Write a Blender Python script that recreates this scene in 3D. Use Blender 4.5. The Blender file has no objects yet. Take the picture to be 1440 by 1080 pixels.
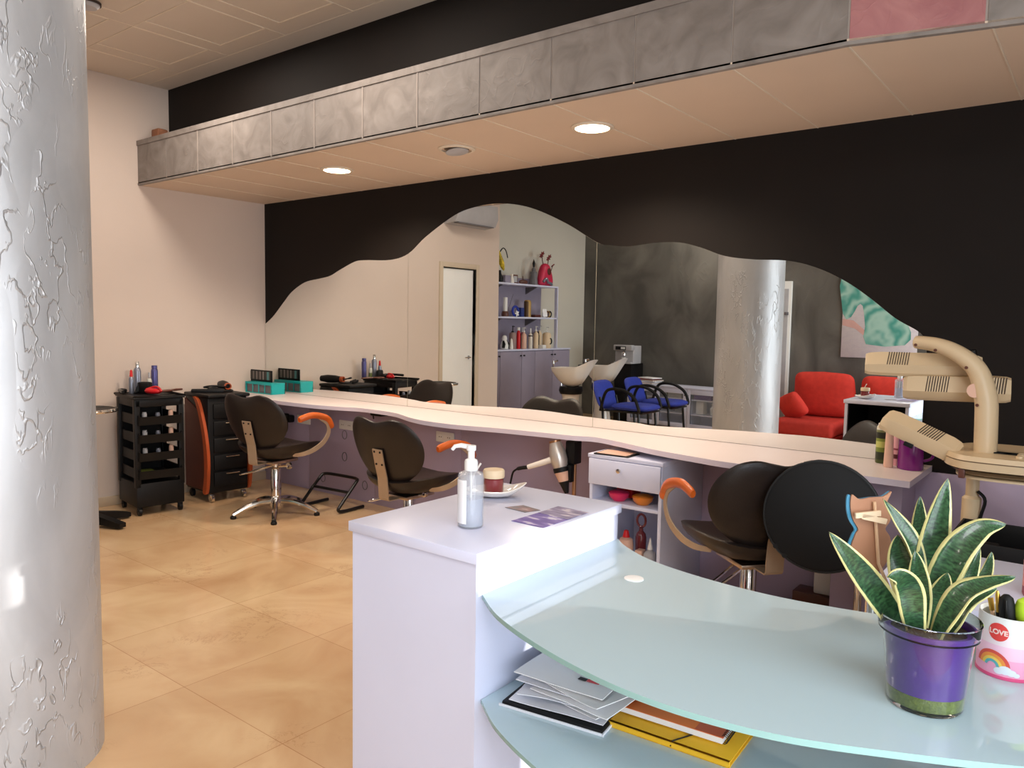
import bpy, bmesh, math, random
from mathutils import Vector, Matrix
random.seed(7)
PI = math.pi
sc = bpy.context.scene
COL = sc.collection

# ------------------------------------------------------------------ materials
def lin(c):
    return tuple(((v / 255) / 12.92 if v / 255 <= .04045 else ((v / 255 + .055) / 1.055) ** 2.4) for v in c)

def node(nt, typ, **kw):
    n = nt.nodes.new(typ)
    for k, v in kw.items():
        setattr(n, k, v)
    return n

def base_mat(name):
    m = bpy.data.materials.new(name)
    m.use_nodes = True
    nt = m.node_tree
    return m, nt, nt.nodes['Principled BSDF']

def mat(name, c, rough=.5, metal=0., var=.06, scale=8., bump=0., bscale=60., coat=0., trans=0., ior=1.45, emit=0., spec=.5, stretch=None):
    m, nt, b = base_mat(name)
    c = lin(c)
    L = nt.links
    tc = node(nt, 'ShaderNodeTexCoord')
    mp = node(nt, 'ShaderNodeMapping')
    if stretch: mp.inputs['Scale'].default_value = stretch
    L.new(tc.outputs['Object'], mp.inputs['Vector'])
    nz = node(nt, 'ShaderNodeTexNoise')
    nz.inputs['Scale'].default_value = scale
    nz.inputs['Detail'].default_value = 4
    L.new(mp.outputs['Vector'], nz.inputs['Vector'])
    rp = node(nt, 'ShaderNodeValToRGB')
    rp.color_ramp.elements[0].position = .3
    rp.color_ramp.elements[1].position = .7
    rp.color_ramp.elements[0].color = (*[max(0, v * (1 - var)) for v in c], 1)
    rp.color_ramp.elements[1].color = (*[min(1, v * (1 + var)) for v in c], 1)
    L.new(nz.outputs['Fac'], rp.inputs['Fac'])
    L.new(rp.outputs['Color'], b.inputs['Base Color'])
    b.inputs['Roughness'].default_value = rough
    b.inputs['Metallic'].default_value = metal
    b.inputs['Coat Weight'].default_value = coat
    b.inputs['Coat Roughness'].default_value = .06
    b.inputs['Transmission Weight'].default_value = trans
    b.inputs['IOR'].default_value = ior
    b.inputs['Specular IOR Level'].default_value = spec
    if emit:
        b.inputs['Emission Color'].default_value = (*c, 1)
        b.inputs['Emission Strength'].default_value = emit
    if bump:
        n2 = node(nt, 'ShaderNodeTexNoise')
        n2.inputs['Scale'].default_value = bscale
        n2.inputs['Detail'].default_value = 3
        L.new(mp.outputs['Vector'], n2.inputs['Vector'])
        bp = node(nt, 'ShaderNodeBump')
        bp.inputs['Strength'].default_value = bump
        bp.inputs['Distance'].default_value = .004
        L.new(n2.outputs['Fac'], bp.inputs['Height'])
        L.new(bp.outputs['Normal'], b.inputs['Normal'])
    return m

M = {}
M['wall'] = mat('warm_white_paint', (216, 200, 188), .75, var=.02, scale=2, bump=.15, bscale=120)
M['wall2'] = mat('grey_white_paint', (204, 200, 188), .75, var=.02, scale=2)
M['black'] = mat('black_wall_paint', (22, 16, 13), .7, var=.12, scale=3, spec=.3)
M['lilac'] = mat('lilac_laminate_panel', (178, 164, 190), .45, var=.03, scale=3)
M['white'] = mat('white_laminate', (214, 218, 241), .32, var=.015, scale=5, bump=.02)
M['counter'] = mat('pale_laminate_worktop', (236, 222, 220), .35, var=.012, scale=4)
M['edge'] = mat('worktop_edge_band', (216, 206, 220), .4, var=.02)
M['soffit'] = mat('cream_ceiling_board', (222, 200, 178), .55, var=.015, scale=3)
M['seam'] = mat('pale_seam_strip', (226, 212, 192), .5)
M['chrome'] = mat('chrome', (225, 222, 218), .12, 1., var=.03)
M['alu'] = mat('brushed_aluminium', (196, 178, 160), .35, 1., var=.06, scale=30, stretch=(1, 1, .05))
M['plate'] = mat('dull_aluminium_plate', (186, 164, 140), .45, .35, var=.04, scale=20)
M['leather'] = mat('dark_brown_leatherette', (34, 27, 25), .36, var=.15, scale=14, bump=.25, bscale=240)
M['blackp'] = mat('black_plastic', (13, 12, 13), .5, var=.2, scale=20, spec=.35)
M['blackm'] = mat('black_satin_metal', (20, 19, 19), .3, var=.1)
M['matte'] = mat('black_matte', (17, 18, 20), .55, var=.1, spec=.3)
M['orange'] = mat('orange_varnished_wood', (206, 98, 34), .3, var=.16, scale=12, stretch=(3, .6, 3), coat=.4)
M['orange2'] = mat('orange_brown_plastic', (176, 78, 38), .4, var=.08)
M['dkred'] = mat('dark_red_brown_plastic', (84, 34, 24), .45, var=.1)
M['cream'] = mat('cream_machine_plastic', (212, 188, 152), .38, var=.03)
M['creamd'] = mat('cream_plastic_shadow_gap', (120, 98, 76), .6)
M['grille'] = mat('dark_grille_slot', (58, 46, 38), .7)
M['pinkp'] = mat('pink_plastic', (224, 150, 140), .4)
M['teal'] = mat('turquoise_plastic', (24, 170, 170), .35, var=.06)
M['grey'] = mat('mid_grey_plastic', (110, 108, 112), .5)
M['ltgrey'] = mat('light_grey_plastic', (176, 176, 180), .45)
M['whitep'] = mat('white_plastic', (238, 238, 236), .35, var=.01)
M['ceramic'] = mat('white_ceramic', (236, 230, 222), .12, var=.02, coat=.5)
M['blue'] = mat('royal_blue_upholstery', (40, 58, 160), .6, var=.1, scale=30, bump=.2, bscale=300)
M['red'] = mat('red_fabric', (212, 66, 56), .8, var=.08, scale=18, bump=.35, bscale=350, spec=.2)
M['redd'] = mat('red_fabric_seat', (186, 58, 50), .8, var=.08, scale=18, bump=.35, bscale=350, spec=.2)
M['redp'] = mat('bright_red_plastic', (206, 26, 34), .35)
M['pink'] = mat('hot_pink_plastic', (222, 48, 98), .35)
M['amber'] = mat('amber_glossy_plastic', (224, 130, 40), .25, coat=.3)
M['purple'] = mat('purple_plastic', (92, 44, 150), .28, var=.08, scale=6)
M['magenta'] = mat('dark_magenta_plastic', (122, 26, 118), .25, var=.12, scale=10, coat=.4)
M['violetb'] = mat('violet_metal_can', (92, 88, 142), .28, .4, var=.06)
M['silverb'] = mat('silver_grey_bottle', (146, 150, 164), .28, .5, var=.05)
M['beigeb'] = mat('blush_bottle_plastic', (226, 184, 162), .35, var=.03)
M['brownb'] = mat('brown_bottle_plastic', (96, 56, 44), .35)
M['silver'] = mat('silver_lacquer', (206, 200, 194), .3, .6, var=.03)
M['gold'] = mat('gold_can', (176, 140, 74), .3, .7)
M['yellow'] = mat('yellow_card', (246, 190, 42), .6, var=.03, scale=10)
M['notec'] = mat('orange_notebook_cover', (222, 122, 62), .5, var=.04, scale=4)
M['noted'] = mat('rust_notebook_band', (206, 96, 62), .5)
M['paper'] = mat('white_paper', (240, 240, 242), .75, var=.012, scale=6)
M['paper2'] = mat('cool_white_paper', (224, 226, 234), .75, var=.02, scale=6)
M['soil'] = mat('potting_soil', (52, 34, 26), .95, var=.5, scale=90, bump=1, bscale=120)
M['gsand'] = mat('green_sand', (120, 132, 52), .8, var=.25, scale=160, bump=.5, bscale=300)
M['ply'] = mat('plywood_brown', (166, 118, 88), .6, var=.06, scale=9, stretch=(1, 6, 1))
M['bluep'] = mat('blue_painted_edge', (54, 130, 164), .5)
M['stick'] = mat('birch_stick', (214, 174, 138), .55, var=.06, scale=20)
M['peg'] = mat('pale_wood_peg', (232, 206, 172), .6, var=.06, scale=20)
M['tan'] = mat('tan_metal_tube', (172, 128, 92), .3, .6)
M['green'] = mat('leaf_green', (46, 84, 44), .5)
M['lime'] = mat('lime_green_plastic', (196, 232, 60), .4)
M['brass'] = mat('brass_ferrule', (200, 160, 70), .3, .8)
M['wax'] = mat('ivory_lid', (226, 202, 168), .5)
M['winered'] = mat('wine_red_candle_glass', (128, 50, 54), .15, coat=.6)
M['brownbox'] = mat('terracotta_brown', (140, 92, 66), .8, var=.12, scale=20)
M['doorw'] = mat('white_door_paint', (240, 242, 240), .4, var=.01)
M['frame'] = mat('cream_door_frame', (206, 190, 168), .5, var=.02)
M['ceil'] = mat('white_ceiling', (214, 202, 188), .7, var=.015, scale=2)
M['skirt'] = mat('beige_stone_skirting', (198, 178, 152), .35, var=.05, scale=8)
M['navy'] = mat('navy_cloth', (40, 56, 120), .7)
M['ferrule'] = mat('mauve_back_panel', (150, 142, 160), .5, var=.03)

def m_glass(name, c=(255, 255, 255), rough=0., ior=1.45):
    m, nt, b = base_mat(name)
    b.inputs['Base Color'].default_value = (*lin(c), 1)
    b.inputs['Transmission Weight'].default_value = 1
    b.inputs['Roughness'].default_value = rough
    b.inputs['IOR'].default_value = ior
    # let daylight and lamps shine through as through real clear glass
    nt.nodes.new('ShaderNodeTexNoise').inputs['Scale'].default_value = 5
    return m
M['glass'] = m_glass('clear_glass', (246, 250, 250))
def m_clear(name, c, a, rough=.12):
    m, nt, b = base_mat(name)
    nz = node(nt, 'ShaderNodeTexNoise'); nz.inputs['Scale'].default_value = 12
    r = node(nt, 'ShaderNodeValToRGB'); r.color_ramp.elements[0].color = (*lin(c), 1); r.color_ramp.elements[1].color = (*[min(1, v * 1.05) for v in lin(c)], 1)
    nt.links.new(nz.outputs['Fac'], r.inputs['Fac']); nt.links.new(r.outputs['Color'], b.inputs['Base Color'])
    b.inputs['Alpha'].default_value = a; b.inputs['Roughness'].default_value = rough
    return m
M['pane'] = m_clear('clear_window_pane', (226, 234, 236), .1, .03)
M['gel'] = m_clear('clear_blue_gel', (188, 206, 238), .42)
M['clearp'] = m_clear('clear_plastic', (214, 216, 222), .26)

def m_frost():
    m, nt, b = base_mat('frosted_aqua_glass')
    L = nt.links
    nz = node(nt, 'ShaderNodeTexNoise'); nz.inputs['Scale'].default_value = 3
    tc = node(nt, 'ShaderNodeTexCoord'); L.new(tc.outputs['Object'], nz.inputs['Vector'])
    mx = node(nt, 'ShaderNodeValToRGB')
    mx.color_ramp.elements[0].color = (*lin((194, 220, 230)), 1)
    mx.color_ramp.elements[1].color = (*lin((200, 224, 233)), 1)
    L.new(nz.outputs['Fac'], mx.inputs['Fac'])
    L.new(mx.outputs['Color'], b.inputs['Base Color'])
    b.inputs['Roughness'].default_value = .6
    b.inputs['Transmission Weight'].default_value = .2
    b.inputs['Coat Weight'].default_value = 1.
    b.inputs['Coat Roughness'].default_value = .02
    b.inputs['Coat IOR'].default_value = 1.55
    return m
M['frost'] = m_frost()
M['gedge'] = mat('green_glass_edge', (168, 214, 212), .2, var=.05, trans=.3)

def m_mirror():
    m, nt, b = base_mat('mirror_silvering')
    b.inputs['Metallic'].default_value = 1
    b.inputs['Roughness'].default_value = 0
    b.inputs['Base Color'].default_value = (.88, .9, .88, 1)
    nt.nodes.new('ShaderNodeTexNoise')
    return m
M['mirror'] = m_mirror()
M['mirredge'] = mat('polished_mirror_edge', (196, 190, 172), .25)

def m_floor():
    m, nt, b = base_mat('polished_beige_marble')
    L = nt.links
    tc = node(nt, 'ShaderNodeTexCoord')
    n1 = node(nt, 'ShaderNodeTexNoise'); n1.inputs['Scale'].default_value = 2.2; n1.inputs['Detail'].default_value = 6; n1.inputs['Distortion'].default_value = .8
    L.new(tc.outputs['Object'], n1.inputs['Vector'])
    r1 = node(nt, 'ShaderNodeValToRGB')
    r1.color_ramp.elements[0].position = .3; r1.color_ramp.elements[1].position = .72
    r1.color_ramp.elements[0].color = (*lin((200, 162, 122)), 1)
    r1.color_ramp.elements[1].color = (*lin((226, 198, 158)), 1)
    L.new(n1.outputs['Fac'], r1.inputs['Fac'])
    # per tile shade and thin joints
    bk = node(nt, 'ShaderNodeTexBrick')
    bk.inputs['Scale'].default_value = 1
    bk.offset = 0
    bk.inputs['Mortar Size'].default_value = .0014
    bk.inputs['Brick Width'].default_value = .62; bk.inputs['Row Height'].default_value = .62
    bk.inputs['Color1'].default_value = (1, 1, 1, 1); bk.inputs['Color2'].default_value = (.88, .85, .82, 1)
    bk.inputs['Mortar'].default_value = (.62, .5, .4, 1)
    L.new(tc.outputs['Object'], bk.inputs['Vector'])
    mu = node(nt, 'ShaderNodeMix', data_type='RGBA', blend_type='MULTIPLY'); mu.inputs[0].default_value = 1
    L.new(r1.outputs['Color'], mu.inputs[6]); L.new(bk.outputs['Color'], mu.inputs[7])
    # brown veins
    n2 = node(nt, 'ShaderNodeTexNoise'); n2.inputs['Scale'].default_value = 3.4; n2.inputs['Detail'].default_value = 8; n2.inputs['Roughness'].default_value = .7; n2.inputs['Distortion'].default_value = 1.6
    L.new(tc.outputs['Object'], n2.inputs['Vector'])
    r2 = node(nt, 'ShaderNodeValToRGB')
    e = r2.color_ramp.elements
    e[0].position = .485; e[0].color = (0, 0, 0, 1); e[1].position = .5; e[1].color = (1, 1, 1, 1)
    e2 = e.new(.508); e2.color = (0, 0, 0, 1)
    L.new(n2.outputs['Fac'], r2.inputs['Fac'])
    n3 = node(nt, 'ShaderNodeTexNoise'); n3.inputs['Scale'].default_value = 2
    L.new(tc.outputs['Object'], n3.inputs['Vector'])
    r3 = node(nt, 'ShaderNodeValToRGB'); r3.color_ramp.elements[0].position = .56; r3.color_ramp.elements[1].position = .68
    L.new(n3.outputs['Fac'], r3.inputs['Fac'])
    mm = node(nt, 'ShaderNodeMath', operation='MULTIPLY'); L.new(r2.outputs['Color'], mm.inputs[0]); L.new(r3.outputs['Color'], mm.inputs[1])
    m2 = node(nt, 'ShaderNodeMath', operation='MULTIPLY'); m2.inputs[1].default_value = .55; L.new(mm.outputs[0], m2.inputs[0])
    mv = node(nt, 'ShaderNodeMix', data_type='RGBA'); L.new(m2.outputs[0], mv.inputs[0])
    L.new(mu.outputs[2], mv.inputs[6]); mv.inputs[7].default_value = (*lin((140, 96, 62)), 1)
    L.new(mv.outputs[2], b.inputs['Base Color'])
    b.inputs['Roughness'].default_value = .16
    b.inputs['Specular IOR Level'].default_value = .5
    return m
M['floor'] = m_floor()

def m_plaster(name, c0, c1, scale, bump, ridge, rough=.45, metal=0., stretch=(1, 1, .5)):
    m, nt, b = base_mat(name)
    L = nt.links
    tc = node(nt, 'ShaderNodeTexCoord'); mp = node(nt, 'ShaderNodeMapping'); mp.inputs['Scale'].default_value = stretch
    L.new(tc.outputs['Object'], mp.inputs['Vector'])
    n1 = node(nt, 'ShaderNodeTexNoise'); n1.inputs['Scale'].default_value = scale; n1.inputs['Detail'].default_value = 6; n1.inputs['Distortion'].default_value = 1.4
    L.new(mp.outputs['Vector'], n1.inputs['Vector'])
    r1 = node(nt, 'ShaderNodeValToRGB'); r1.color_ramp.elements[0].position = .3; r1.color_ramp.elements[1].position = .72
    r1.color_ramp.elements[0].color = (*lin(c0), 1); r1.color_ramp.elements[1].color = (*lin(c1), 1)
    L.new(n1.outputs['Fac'], r1.inputs['Fac']); L.new(r1.outputs['Color'], b.inputs['Base Color'])
    n2 = node(nt, 'ShaderNodeTexNoise'); n2.inputs['Scale'].default_value = ridge; n2.inputs['Detail'].default_value = 2.5; n2.inputs['Distortion'].default_value = .35
    L.new(mp.outputs['Vector'], n2.inputs['Vector'])
    r2 = node(nt, 'ShaderNodeValToRGB')
    e = r2.color_ramp.elements
    e[0].position = .5; e[0].color = (.2, .2, .2, 1); e[1].position = .525; e[1].color = (1, 1, 1, 1)
    e3 = e.new(.56); e3.color = (.3, .3, .3, 1)
    L.new(n2.outputs['Fac'], r2.inputs['Fac'])
    n3 = node(nt, 'ShaderNodeTexNoise'); n3.inputs['Scale'].default_value = ridge * .3; n3.inputs['Detail'].default_value = 1
    L.new(mp.outputs['Vector'], n3.inputs['Vector'])
    r3 = node(nt, 'ShaderNodeValToRGB'); r3.color_ramp.elements[0].position = .49; r3.color_ramp.elements[1].position = .6
    L.new(n3.outputs['Fac'], r3.inputs['Fac'])
    mm = node(nt, 'ShaderNodeMath', operation='MULTIPLY'); L.new(r2.outputs['Color'], mm.inputs[0]); L.new(r3.outputs['Color'], mm.inputs[1])
    ad = node(nt, 'ShaderNodeMath', operation='MULTIPLY_ADD'); ad.inputs[1].default_value = .35; L.new(n1.outputs['Fac'], ad.inputs[0]); L.new(mm.outputs[0], ad.inputs[2])
    bp = node(nt, 'ShaderNodeBump'); bp.inputs['Strength'].default_value = bump; bp.inputs['Distance'].default_value = .006
    L.new(ad.outputs[0], bp.inputs['Height']); L.new(bp.outputs['Normal'], b.inputs['Normal'])
    b.inputs['Roughness'].default_value = rough; b.inputs['Metallic'].default_value = metal
    return m
M['column'] = m_plaster('silver_trowelled_plaster', (176, 176, 178), (200, 200, 202), 3, .85, 24, .46, .42, (1, 1, .42))
M['stucco'] = m_plaster('dark_grey_stucco', (74, 72, 68), (114, 111, 105), 1.6, .25, 4, .5, 0, (1, 1, .7))
M['fascia'] = m_plaster('grey_cement_panel', (122, 114, 108), (150, 142, 136), 6, .2, 9, .6, 0, (1, 1, 1))
M['fseam'] = mat('taupe_seam', (160, 150, 142), .6)
M['fasciap'] = m_plaster('pink_cement_panel', (158, 96, 100), (188, 132, 128), 5, .2, 9, .6, 0, (1, 1, 1))

def m_leaf():
    m, nt, b = base_mat('variegated_leaf')
    L = nt.links
    uv = node(nt, 'ShaderNodeUVMap')
    sp = node(nt, 'ShaderNodeSeparateXYZ'); L.new(uv.outputs['UV'], sp.inputs[0])
    nz = node(nt, 'ShaderNodeTexNoise'); nz.inputs['Scale'].default_value = 9; nz.inputs['Detail'].default_value = 3
    mp = node(nt, 'ShaderNodeMapping'); mp.inputs['Scale'].default_value = (.5, 5.5, 1); L.new(uv.outputs['UV'], mp.inputs['Vector']); L.new(mp.outputs['Vector'], nz.inputs['Vector'])
    r = node(nt, 'ShaderNodeValToRGB'); r.color_ramp.elements[0].position = .35; r.color_ramp.elements[1].position = .66
    r.color_ramp.elements[0].color = (*lin((18, 46, 28)), 1); r.color_ramp.elements[1].color = (*lin((58, 98, 62)), 1)
    L.new(nz.outputs['Fac'], r.inputs['Fac'])
    a = node(nt, 'ShaderNodeMath', operation='SUBTRACT'); L.new(sp.outputs['X'], a.inputs[0]); a.inputs[1].default_value = .5
    ab = node(nt, 'ShaderNodeMath', operation='ABSOLUTE'); L.new(a.outputs[0], ab.inputs[0])
    n2 = node(nt, 'ShaderNodeTexNoise'); n2.inputs['Scale'].default_value = 14; L.new(uv.outputs['UV'], n2.inputs['Vector'])
    ma = node(nt, 'ShaderNodeMath', operation='MULTIPLY_ADD'); ma.inputs[1].default_value = .06; L.new(n2.outputs['Fac'], ma.inputs[0]); L.new(ab.outputs[0], ma.inputs[2])
    gt = node(nt, 'ShaderNodeMapRange'); gt.inputs['From Min'].default_value = .41; gt.inputs['From Max'].default_value = .435; L.new(ma.outputs[0], gt.inputs['Value'])
    mx = node(nt, 'ShaderNodeMix', data_type='RGBA'); L.new(gt.outputs[0], mx.inputs[0]); L.new(r.outputs['Color'], mx.inputs[6]); mx.inputs[7].default_value = (*lin((208, 202, 138)), 1)
    L.new(mx.outputs[2], b.inputs['Base Color'])
    b.inputs['Roughness'].default_value = .32
    b.inputs['Coat Weight'].default_value = .25
    return m
M['leaf'] = m_leaf()

def m_bands(name, cols, axis='Z', lo=0., hi=1., rough=.4, gen=True):
    """colour bands along a generated axis: cols = [(pos, rgb), ...]"""
    m, nt, b = base_mat(name)
    L = nt.links
    tc = node(nt, 'ShaderNodeTexCoord'); sp = node(nt, 'ShaderNodeSeparateXYZ')
    L.new(tc.outputs['Generated'], sp.inputs[0])
    r = node(nt, 'ShaderNodeValToRGB'); r.color_ramp.interpolation = 'CONSTANT'
    e = r.color_ramp.elements
    e[0].position = cols[0][0]; e[0].color = (*lin(cols[0][1]), 1)
    e[1].position = cols[1][0]; e[1].color = (*lin(cols[1][1]), 1)
    for p, c in cols[2:]:
        k = e.new(p); k.color = (*lin(c), 1)
    L.new(sp.outputs[axis], r.inputs['Fac']); L.new(r.outputs['Color'], b.inputs['Base Color'])
    b.inputs['Roughness'].default_value = rough
    return m
M['avocado'] = m_bands('green_label_bands', [(0, (70, 82, 34)), (.1, (40, 50, 26)), (.3, (120, 136, 52)), (.42, (196, 200, 110)), (.58, (132, 148, 56)), (.66, (38, 42, 26)), (.82, (120, 126, 84)), (.88, (226, 222, 206))])
M['swatch'] = m_bands('dark_card_with_pale_swatches', [(0, (40, 34, 32)), (.12, (120, 112, 108)), (.18, (40, 34, 32)), (.3, (150, 136, 132)), (.34, (48, 40, 38)), (.46, (128, 112, 110)), (.52, (40, 34, 32)), (.62, (150, 140, 136)), (.67, (46, 38, 36)), (.82, (74, 132, 134)), (.93, (40, 34, 32))], 'X')
M['mag'] = m_bands('magazine_edges', [(0, (214, 200, 188)), (.14, (150, 130, 120)), (.2, (230, 222, 212)), (.36, (120, 84, 72)), (.42, (226, 214, 204)), (.6, (180, 150, 136)), (.68, (232, 226, 218)), (.88, (140, 110, 100))])

def m_leaflet(name, c0, c1, c2):
    m, nt, b = base_mat(name)
    L = nt.links
    tc = node(nt, 'ShaderNodeTexCoord')
    n = node(nt, 'ShaderNodeTexNoise'); n.inputs['Scale'].default_value = 26; n.inputs['Detail'].default_value = 3
    mp = node(nt, 'ShaderNodeMapping'); mp.inputs['Scale'].default_value = (.6, 1.8, 1); L.new(tc.outputs['Object'], mp.inputs[0]); L.new(mp.outputs[0], n.inputs['Vector'])
    r = node(nt, 'ShaderNodeValToRGB'); e = r.color_ramp.elements
    e[0].position = .42; e[0].color = (*lin(c0), 1); e[1].position = .56; e[1].color = (*lin(c1), 1); k = e.new(.62); k.color = (*lin(c2), 1)
    L.new(n.outputs['Fac'], r.inputs['Fac']); L.new(r.outputs['Color'], b.inputs['Base Color'])
    b.inputs['Roughness'].default_value = .3
    return m
M['lfa'] = m_leaflet('violet_leaflet_print', (112, 92, 172), (142, 124, 196), (226, 220, 240))
M['lfb'] = m_leaflet('grey_violet_leaflet_print', (120, 112, 150), (160, 150, 186), (214, 206, 216))
M['lfc'] = m_leaflet('grey_rose_card_print', (120, 112, 116), (168, 130, 132), (206, 196, 196))
M['art'] = m_leaflet('pale_backing', (206, 200, 206), (212, 206, 210), (208, 202, 206))

def m_art():
    m, nt, b = base_mat('green_drapery_paint')
    L = nt.links
    tc = node(nt, 'ShaderNodeTexCoord')
    w = node(nt, 'ShaderNodeTexWave'); w.inputs['Scale'].default_value = 1.5; w.inputs['Distortion'].default_value = 16; w.inputs['Detail'].default_value = 3; w.inputs['Detail Scale'].default_value = 1.4
    L.new(tc.outputs['Object'], w.inputs['Vector'])
    r = node(nt, 'ShaderNodeValToRGB'); e = r.color_ramp.elements
    e[0].color = (*lin((70, 150, 138)), 1); e[1].color = (*lin((158, 198, 186)), 1); k = e.new(.45); k.color = (*lin((118, 174, 162)), 1)
    L.new(w.outputs['Fac'], r.inputs['Fac']); L.new(r.outputs['Color'], b.inputs['Base Color']); b.inputs['Roughness'].default_value = .6
    return m
M['drape'] = m_art()
M['skin'] = mat('painted_arm_tone', (206, 164, 156), .6)
def m_emit(name, c, s):
    m, nt, b = base_mat(name)
    b.inputs['Base Color'].default_value = (*lin(c), 1)
    b.inputs['Emission Color'].default_value = (*lin(c), 1); b.inputs['Emission Strength'].default_value = s
    return m
M['lamp'] = m_emit('lit_lamp_diffuser', (255, 236, 204), 14)

# ------------------------------------------------------------------ mesh builder
def cr(pts, n=8, closed=False):
    """Catmull-Rom through points"""
    P = [Vector(p) for p in pts]
    out = []
    k = len(P)
    rng = range(k if closed else k - 1)
    for i in rng:
        if closed:
            a, b, c, d = P[(i - 1) % k], P[i], P[(i + 1) % k], P[(i + 2) % k]
        else:
            a, b, c, d = P[max(i - 1, 0)], P[i], P[i + 1], P[min(i + 2, k - 1)]
        for j in range(n):
            t = j / n
            out.append(.5 * ((2 * b) + (c - a) * t + (2 * a - 5 * b + 4 * c - d) * t * t + (3 * b - a - 3 * c + d) * t ** 3))
    if not closed: out.append(P[-1])
    return out

class B:
    def __init__(s):
        s.bm = bmesh.new()
        s.uv = None
    def _face(s, vs, m):
        try:
            f = s.bm.faces.new(vs); f.material_index = m; return f
        except ValueError:
            return None
    def _add(s, bm2, mtx=None, m=0):
        if mtx: bm2.transform(mtx)
        vm = {v: s.bm.verts.new(v.co) for v in bm2.verts}
        for f in bm2.faces: s._face([vm[v] for v in f.verts], m)
        bm2.free()
    def box(s, x0, x1, y0, y1, z0, z1, bev=0., m=0, mtx=None, seg=2):
        b = bmesh.new()
        bmesh.ops.create_cube(b, size=1)
        for v in b.verts:
            v.co = Vector(((x0 + x1) / 2 + v.co.x * (x1 - x0), (y0 + y1) / 2 + v.co.y * (y1 - y0), (z0 + z1) / 2 + v.co.z * (z1 - z0)))
        if bev:
            bmesh.ops.bevel(b, geom=b.edges[:], offset=bev, segments=seg, profile=.5, affect='EDGES', clamp_overlap=True)
        s._add(b, mtx, m); return s
    def tube(s, pts, r, n=10, m=0, closed=False, flat=None):
        P = [Vector(p) for p in pts]
        k = len(P)
        R = r if isinstance(r, (list, tuple)) else [r] * k
        rings = []
        nrm = None
        for i in range(k):
            if closed: t = P[(i + 1) % k] - P[i - 1]
            else: t = P[min(i + 1, k - 1)] - P[max(i - 1, 0)]
            t.normalize()
            if nrm is None:
                a = Vector((0, 0, 1)) if abs(t.z) < .9 else Vector((1, 0, 0))
                nrm = t.cross(a).normalized()
            nrm = (nrm - t * nrm.dot(t)).normalized()
            bn = t.cross(nrm)
            fl = flat or 1.
            rings.append([s.bm.verts.new(P[i] + R[i] * (math.cos(2 * PI * j / n) * nrm + fl * math.sin(2 * PI * j / n) * bn)) for j in range(n)])
        for i in range(k if closed else k - 1):
            a, c = rings[i], rings[(i + 1) % k]
            for j in range(n): s._face([a[j], a[(j + 1) % n], c[(j + 1) % n], c[j]], m)
        if not closed:
            s._face(rings[0][::-1], m); s._face(rings[-1], m)
        return s
    def lathe(s, prof, c=(0, 0, 0), n=20, m=0, mtx=None, closed=False):
        b = bmesh.new(); rings = []
        for r, z in prof:
            if r < 1e-6: rings.append([b.verts.new((0, 0, z))])
            else: rings.append([b.verts.new((r * math.cos(2 * PI * j / n), r * math.sin(2 * PI * j / n), z)) for j in range(n)])
        pairs = list(zip(rings[:-1], rings[1:]))
        if closed: pairs.append((rings[-1], rings[0]))
        for a, d in pairs:
            for j in range(n):
                q = []
                for v in (a[j % len(a)], a[(j + 1) % len(a)], d[(j + 1) % len(d)], d[j % len(d)]):
                    if v not in q: q.append(v)
                if len(q) > 2: b.faces.new(q)
        if not closed:
            for rg, fl in ((rings[0], True), (rings[-1], False)):
                if len(rg) > 2: b.faces.new(rg[::-1] if fl else rg)
        mt = Matrix.Translation(c)
        if mtx: mt = mt @ mtx
        s._add(b, mt, m); return s
    def prism(s, pts, f0, f1, m=0, ms=None):
        """pts 2-D outline; f0(p), f1(p) give the two 3-D caps"""
        a = [s.bm.verts.new(f0(p)) for p in pts]; d = [s.bm.verts.new(f1(p)) for p in pts]
        s._face(a[::-1], m); s._face(d, m)
        k = len(pts)
        for i in range(k): s._face([a[i], a[(i + 1) % k], d[(i + 1) % k], d[i]], m if ms is None else ms)
        return s
    def pillow(s, out, f, top=1., bot=1., p=3., m=0, rings=(0., .35, .6, .78, .9, .97, 1.), cen=None):
        """domed slab over a 2-D outline; f(x, y, h) -> 3-D, h in [-bot, top]"""
        k = len(out)
        cx, cy = cen or (sum(q[0] for q in out) / k, sum(q[1] for q in out) / k)
        def ring(t, sg):
            h = (1 - t ** p) ** .5 if t < 1 else 0
            h = h * top if sg > 0 else -h * bot
            if t == 0: return [s.bm.verts.new(f(cx, cy, h))]
            return [s.bm.verts.new(f(cx + (q[0] - cx) * t, cy + (q[1] - cy) * t, h)) for q in out]
        edge = ring(1., 1)
        for sg in (1, -1):
            R = [ring(t, sg) for t in rings[:-1]] + [edge]
            for a, d in zip(R[:-1], R[1:]):
                for j in range(k):
                    q = [a[j % len(a)], d[j], d[(j + 1) % k]]
                    if len(a) > 1: q.append(a[(j + 1) % k])
                    s._face(q if sg > 0 else q[::-1], m)
        return s
    def build(s, name, mats, parent=None, smooth=True, loc=None, rot=None, sharp=.62):
        bm = s.bm
        bmesh.ops.remove_doubles(bm, verts=bm.verts, dist=1e-6)
        bmesh.ops.recalc_face_normals(bm, faces=bm.faces)
        if smooth:
            for f in bm.faces: f.smooth = True
            for e in bm.edges:
                if len(e.link_faces) == 2 and e.calc_face_angle(0) > sharp: e.smooth = False
        me = bpy.data.meshes.new(name); bm.to_mesh(me); bm.free()
        if not isinstance(mats, (list, tuple)): mats = [mats]
        for q in mats: me.materials.append(M[q] if isinstance(q, str) else q)
        o = bpy.data.objects.new(name, me); COL.objects.link(o)
        if parent: o.parent = parent
        if loc: o.location = loc
        if rot: o.rotation_euler = rot
        return o

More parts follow.
